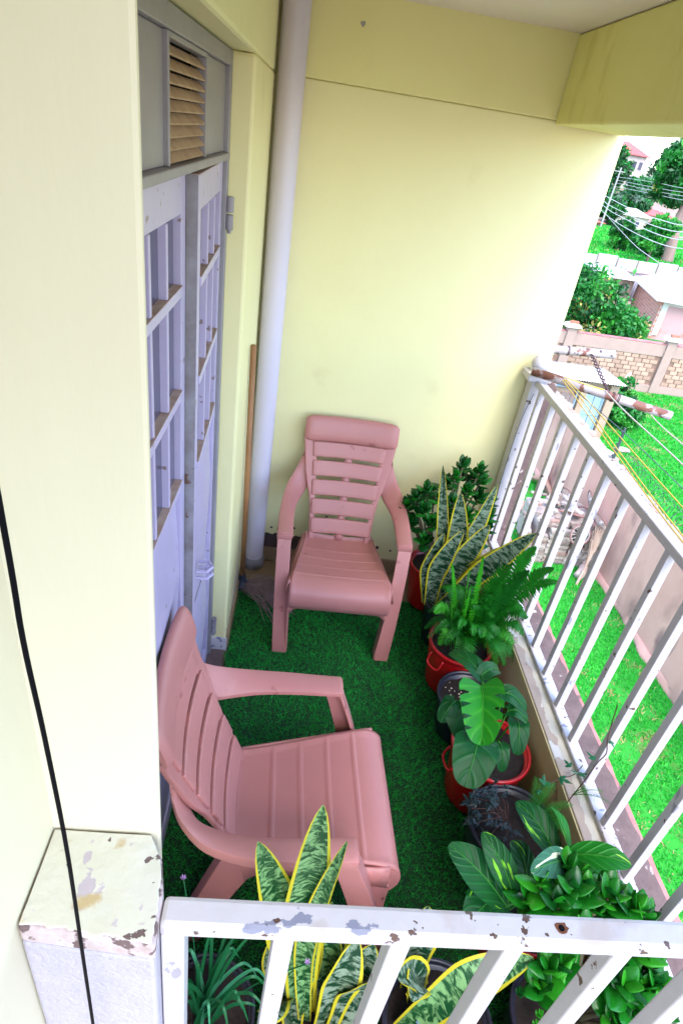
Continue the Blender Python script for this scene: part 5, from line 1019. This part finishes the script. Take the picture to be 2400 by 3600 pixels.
def lobed(base, tip, w, m, cuts, hint, fold, droop=.02, back=.16, gap=.55):
    """split leaf: continuous along the midrib, cut into curved lobes towards the margin"""
    o0 = pm_.location; bb, t = Vector(base) - o0, Vector(tip) - o0; pts = smooth_pts([bb, bb.lerp(t, .33) + Vector((0, 0, droop)), bb.lerp(t, .7) + Vector((0, 0, droop * .8)), t], 14); n = len(pts) - 1; L = (t - bb).length; W = heart(w); nn = Vector(hint).normalized()
    def S(s, q, sg):
        s = min(max(s, 0), 1); a = s * n; i = min(int(a), n - 1); p = pts[i].lerp(pts[i + 1], a - i); d = (pts[min(i + 1, n)] - pts[max(i - 1, 0)]).normalized(); sd_ = d.cross(nn).normalized(); nv = sd_.cross(d); wd = W(s)
        return p + sd_ * (wd * q * sg * (1 if sg > 0 else .55)) + nv * (fold * wd * q * (1 if sg > 0 else 3.2) - .25 * fold * wd * q * q) - d * (back * L * q ** 1.6 * (1 - s) ** 2)
    mb_ = MB(); UVs = []
    for sg, cc in ((1, cuts), (-1, [c + .03 for c in cuts[:-1]])):
        e = [0.0] + list(cc) + [1.0]
        for j in range(len(e) - 1):
            s0, s1 = e[j], e[j + 1]
            def f(u, v):
                k = max(0, (v - .38) / .62); k = k * k * (3 - 2 * k); g_ = gap * k * min(.035, (s1 - s0) * .4); a_, c_ = s0 + (g_ if j else 0), s1 - (g_ if j < len(e) - 2 else 0)
                s_ = a_ + (c_ - a_) * u + .16 * v * v * (1 - s1); UVs.append((.5 + .5 * v * sg, s_ * L * 10)); return S(s_, v, sg)
            mb_.grid(f, 7, 9)
    me = mb_.mesh('leaf', m, True, False); ul = me.uv_layers.new(name='UVMap'); li = np.zeros(len(me.loops), dtype=np.int32); me.loops.foreach_get('vertex_index', li); ul.data.foreach_set('uv', np.array(UVs, dtype=np.float32)[li].reshape(-1)); obj('leaf', me, pm_)
    MB().tube([p + Vector((0, 0, .002)) for p in pts], [.0026 - .00004 * i for i in range(n + 1)], 5).build('midrib', M_mst, pm_, smooth=True)
    petiole(pm_, (.80, 1.40, .27), base, M_mst)
SL = ((.22, .255), (.40, .435), (.58, .615), (.74, .77))
lobed((.715, 1.420, .585), (.700, 1.245, .50), .086, M_monb, [.26, .42, .58, .74], (.1, -.45, 1), .25, gap=1.25); hleaf((.742, 1.510, .545), (.655, 1.620, .53), .036, M_mon, (), .2); hleaf((.745, 1.505, .545), (.835, 1.570, .51), .030, M_mon, (), .3)
hleaf((.660, 1.425, .50), (.69, 1.330, .40), .062, M_mon, (), -.25); hleaf((.650, 1.425, .495), (.598, 1.375, .44), .034, M_mon, (), -.2)
hleaf((.692, 1.262, .50), (.640, 1.135, .44), .072, M_mon, (), .06); hleaf((.893, 1.425, .42), (.888, 1.335, .35), .038, M_mon); hleaf((.827, 1.360, .37), (.828, 1.285, .32), .028, M_mon)
hleaf((.828, 1.475, .50), (.925, 1.450, .44), .034, M_mon); hleaf((.850, 1.432, .46), (.922, 1.412, .43), .027, M_mon); hleaf((.72, 1.33, .44), (.742, 1.235, .40), .03, M_monb, (), .4)
# ---- ivy with asparagus fern
M_ivy = leafmat('ivy_leaf', (0.016, 0.034, 0.034), (0.010, 0.022, 0.024), 14, .35, .05); M_ivyg = leafmat('ivy_leaf_green', (0.010, 0.10, 0.04), (0.014, 0.13, 0.05), 12, .35, .1); M_vine = mat('ivy_vine', (.09, .035, .03), .7); M_asp = leafmat('asparagus_fern', (0.015, 0.20, 0.015), None, 5, .6, .2)
pv = pot('ivy_plant', 'dark trailing ivy with feathery asparagus fern in a black pot, one vine climbing the railing', 0.838, 1.120, .146, .285, M_blkpot)
def ivy_mesh(m):
    pl = [(0, -.02), (.18, -.30), (.42, -.42), (.40, -.08), (.66, -.34) if False else (.55, -.16), (1.0, 0), (.55, .16), (.40, .08), (.42, .42), (.18, .30), (0, .02)]
    mb_ = MB(); v = [(.28, 0, .05)] + [(x, y, -.05 * abs(y) * 3 - .04 * x) for x, y in pl]; mb_.add(v, [(0, i, i + 1) for i in range(1, len(pl))] + [(0, len(pl), 1)]); return mb_.mesh('leaf', m, recalc=False)
IV = [ivy_mesh(M_ivy), ivy_mesh(M_ivyg)]
def ivyleaf(p, s, m, r_): 
    o = obj('leaf', m, pv); o.location = Vector(p) - pv.location; o.rotation_euler = (r_.uniform(-.5, .5), r_.uniform(-.3, .5), r_.uniform(0, 6.3)); o.scale = (s, s, s)
r = random.Random(17)
for x, y in [(.712, 1.189), (.697, 1.148), (.696, 1.096), (.752, 1.182), (.717, 1.13), (.745, 1.108), (.792, 1.21), (.787, 1.111), (.738, 1.062), (.794, 1.065), (.773, 1.149), (.743, 1.206), (.812, 1.191)]:
    for k in range(4): ivyleaf((x + r.uniform(-.022, .022), y + r.uniform(-.022, .022), .32 + r.uniform(-.03, .03)), r.uniform(.026, .044), IV[0], r)
    MB().tube(smooth_pts([Vector((.82, 1.12, .26)) - pv.location, Vector((x * .5 + .41, y * .5 + .56, .33)) - pv.location, Vector((x, y, .31)) - pv.location], 4), .0012, 4).build('vine', M_vine, pv)
vp = [(.90, 1.12, .27), (.965, 1.13, .30), (1.0, 1.147, .414), (1.02, 1.155, .50), (1.04, 1.17, .56), (1.06, 1.181, .59), (1.062, 1.205, .62), (1.064, 1.223, .66), (1.064, 1.244, .74)]
MB().tube(smooth_pts([Vector(p) - pv.location for p in vp]), .0019, 5).build('vine', M_vine, pv, smooth=True)
MB().tube(smooth_pts([Vector(p) - pv.location for p in [(.88, 1.16, .28), (.923, 1.191, .37), (.98, 1.215, .40), (1.034, 1.23, .405), (1.075, 1.26, .42)]]), .0016, 5).build('vine', M_vine, pv, smooth=True)
for p, s in [((.923, 1.191, .40), .04), ((.98, 1.215, .41), .045), ((1.034, 1.23, .42), .04), ((1.03, 1.25, .42), .035), ((1.055, 1.20, .53), .04), ((1.045, 1.225, .42), .045), ((.95, 1.2, .40), .035), ((1.066, 1.20, .63), .028), ((.91, 1.18, .39), .03)]: ivyleaf(p, s, IV[1], r)
for k in range(9):
    a = r.uniform(-.9, 1.6); e = (.90 + .09 * math.cos(a), 1.13 + .10 * math.sin(a), .36 + r.uniform(-.02, .06)); frond(pv, (.88, 1.12, .27), e, .05, .022, M_asp, 34, 200 + k, 0, .28)
for e in [(1.075, 1.13, .47), (1.09, 1.10, .46), (1.03, 1.14, .46)]: frond(pv, (1.0, 1.15, .415), e, .02, .022, M_asp, 26, int(e[0] * 1000), .3, .22)
# ---- peace lily / calathea with broad variegated leaves
M_lily = vein_mat('broad_leaf', (0.002, 0.055, 0.010), (0.012, 0.13, 0.022), (0.16, 0.45, 0.02), 11, 6, .5, .66); M_lilyb = vein_mat('broad_leaf_bright', (0.004, 0.13, 0.008), (0.02, 0.24, 0.014), (0.30, 0.52, 0.06), 11, 6, .5, .66); M_lilyw = vein_mat('broad_leaf_grey', (0.02, 0.10, 0.05), (0.06, 0.20, 0.11), (.55, .6, .4), 11, 6, .5, .60)
pc = pot('broadleaf_plant', 'broad-leaved plant with yellow-flecked leaves in a red pot near the corner', 0.825, 0.880, .128, .265, M_redpot)
def lw(w): return lambda t: max(.002, w * math.sin(PI * min(.995, t ** .85 * .96 + .03)) ** .75)
for b, t, w, m, hint, fold in [((.690, .800, .43), (.530, .905, .52), .050, M_lily, (0, -.35, 1), .10), ((.700, .805, .47), (.612, .915, .57), .034, M_lily, (-.5, -.3, 1), .25), ((.695, .850, .40), (.570, .750, .43), .056, M_lily, (0, -.2, 1), .12), ((.838, .900, .50), (.742, 1.025, .55), .042, M_lily, (.1, -.4, 1), .2), ((.872, .900, .51), (.828, 1.00, .575), .026, M_lilyb, (.8, -.2, 1), .3), ((.852, .868, .54), (.705, .803, .60), .036, M_lilyw, (0, -.5, 1), .15), ((.840, .878, .55), (.985, .835, .60), .036, M_lilyb, (0, -.2, 1), .15),
                               ((.860, .900, .45), (.975, .880, .50), .045, M_lilyb, (.2, -.4, 1), .2), ((.783, .898, .40), (.748, .975, .44), .032, M_lily, (0, -.3, 1), .15), ((.823, .916, .37), (.745, .962, .41), .034, M_lily, (.3, -.3, 1), .15), ((.730, .830, .35), (.690, .90, .40), .03, M_lily, (0, -.3, 1), .1), ((.74, .79, .38), (.66, .72, .36), .04, M_lily, (0, -.3, 1), .1)]:
    v0, v1 = Vector(b), Vector(t); lf = blade_leaf('leaf', pc, [v0, v0.lerp(v1, .35) + Vector((0, 0, .018)), v0.lerp(v1, .7) + Vector((0, 0, .016)), v1], lw(w), m, hint, fold=fold, cols=8, k=8, wav=.04)
    q = [v0 + Vector((0, 0, .003)), v0.lerp(v1, .35) + Vector((0, 0, .021)), v0.lerp(v1, .7) + Vector((0, 0, .0185)), v1]
    MB().tube(smooth_pts([p - pc.location for p in q], 5), [.0022 - .0001 * i for i in range(16)], 5).build('midrib', M_mst, pc, smooth=True)
    petiole(pc, (.82 + (b[0] - .82) * .2, .88 + (b[1] - .88) * .2, .25), b, M_mst, .003)
# ---- grassy plant with thin strap leaves and two small purple flowers
M_strap = leafmat('strap_leaf', (0.008, 0.10, 0.035), (0.012, 0.13, 0.04), 5, .4, .2); M_strapb = leafmat('strap_leaf_pale', (0.05, 0.26, 0.13), None, 5, .4, .2); M_flow = leafmat('purple_petal', (0.50, 0.30, 0.62), None, 5, .5, .3)
pg = pot('strap_leaf_plant', 'grassy plant with thin strap leaves in a black pot behind the front railing post', -0.072, 0.600, .128, .27, M_blkpot)
GT = [(-.125, .67), (-.061, .68), (-.039, .69), (-.013, .68), (.006, .68), (.033, .66), (.078, .62), (.08, .598), (-.113, .613), (-.108, .587), (.039, .542), (.07, .529), (-.042, .518), (-.108, .556), (-.10, .517), (.022, .555), (-.09, .64), (.0, .63), (.05, .65), (-.02, .71), (-.07, .72), (.02, .70), (.055, .58), (-.13, .54), (-.06, .50), (.0, .50)]
for k, (x, y) in enumerate(GT):
    r_ = random.Random(k); b = Vector((-.072 + r_.uniform(-.022, .022), .60 + r_.uniform(-.022, .022), .25)); t = Vector((x, y, .50 + r_.uniform(-.14, .08)))
    blade_leaf('leaf', pg, [b, b.lerp(t, .4) + Vector((0, 0, .07)), b.lerp(t, .75) + Vector((0, 0, .06)), t + Vector((0, 0, r_.uniform(-.10, .02)))], lambda t_: .0042 * (1 - t_ ** 3 * .85), M_strapb if k % 6 == 0 else M_strap, (.1, -.5, 1), fold=.3, cols=2, k=6)
for stem, par in (([(-.085, .61, .25), (-.10, .66, .45), (-.139, .724, .635)], pg), ([(-.06, .60, .25), (.05, .60, .45), (.148, .584, .60)], pg)):
    MB().tube(smooth_pts([Vector(p) - par.location for p in stem]), .0017, 5).build('flower_stalk', M_strap, par, smooth=True)
    e = Vector(stem[-1])
    for k in range(6):
        a = k * 1.05; d = Vector((math.cos(a) * .5, math.sin(a) * .5, .8)); blade_leaf('petal', par, [e, e + d * .006, e + d * .010 + Vector((0, 0, -.001)), e + d * .014], lambda t_: .0020 * math.sin(PI * min(.98, t_ + .06)), M_flow, (.1, -1, .2), fold=.2, cols=2, k=3)
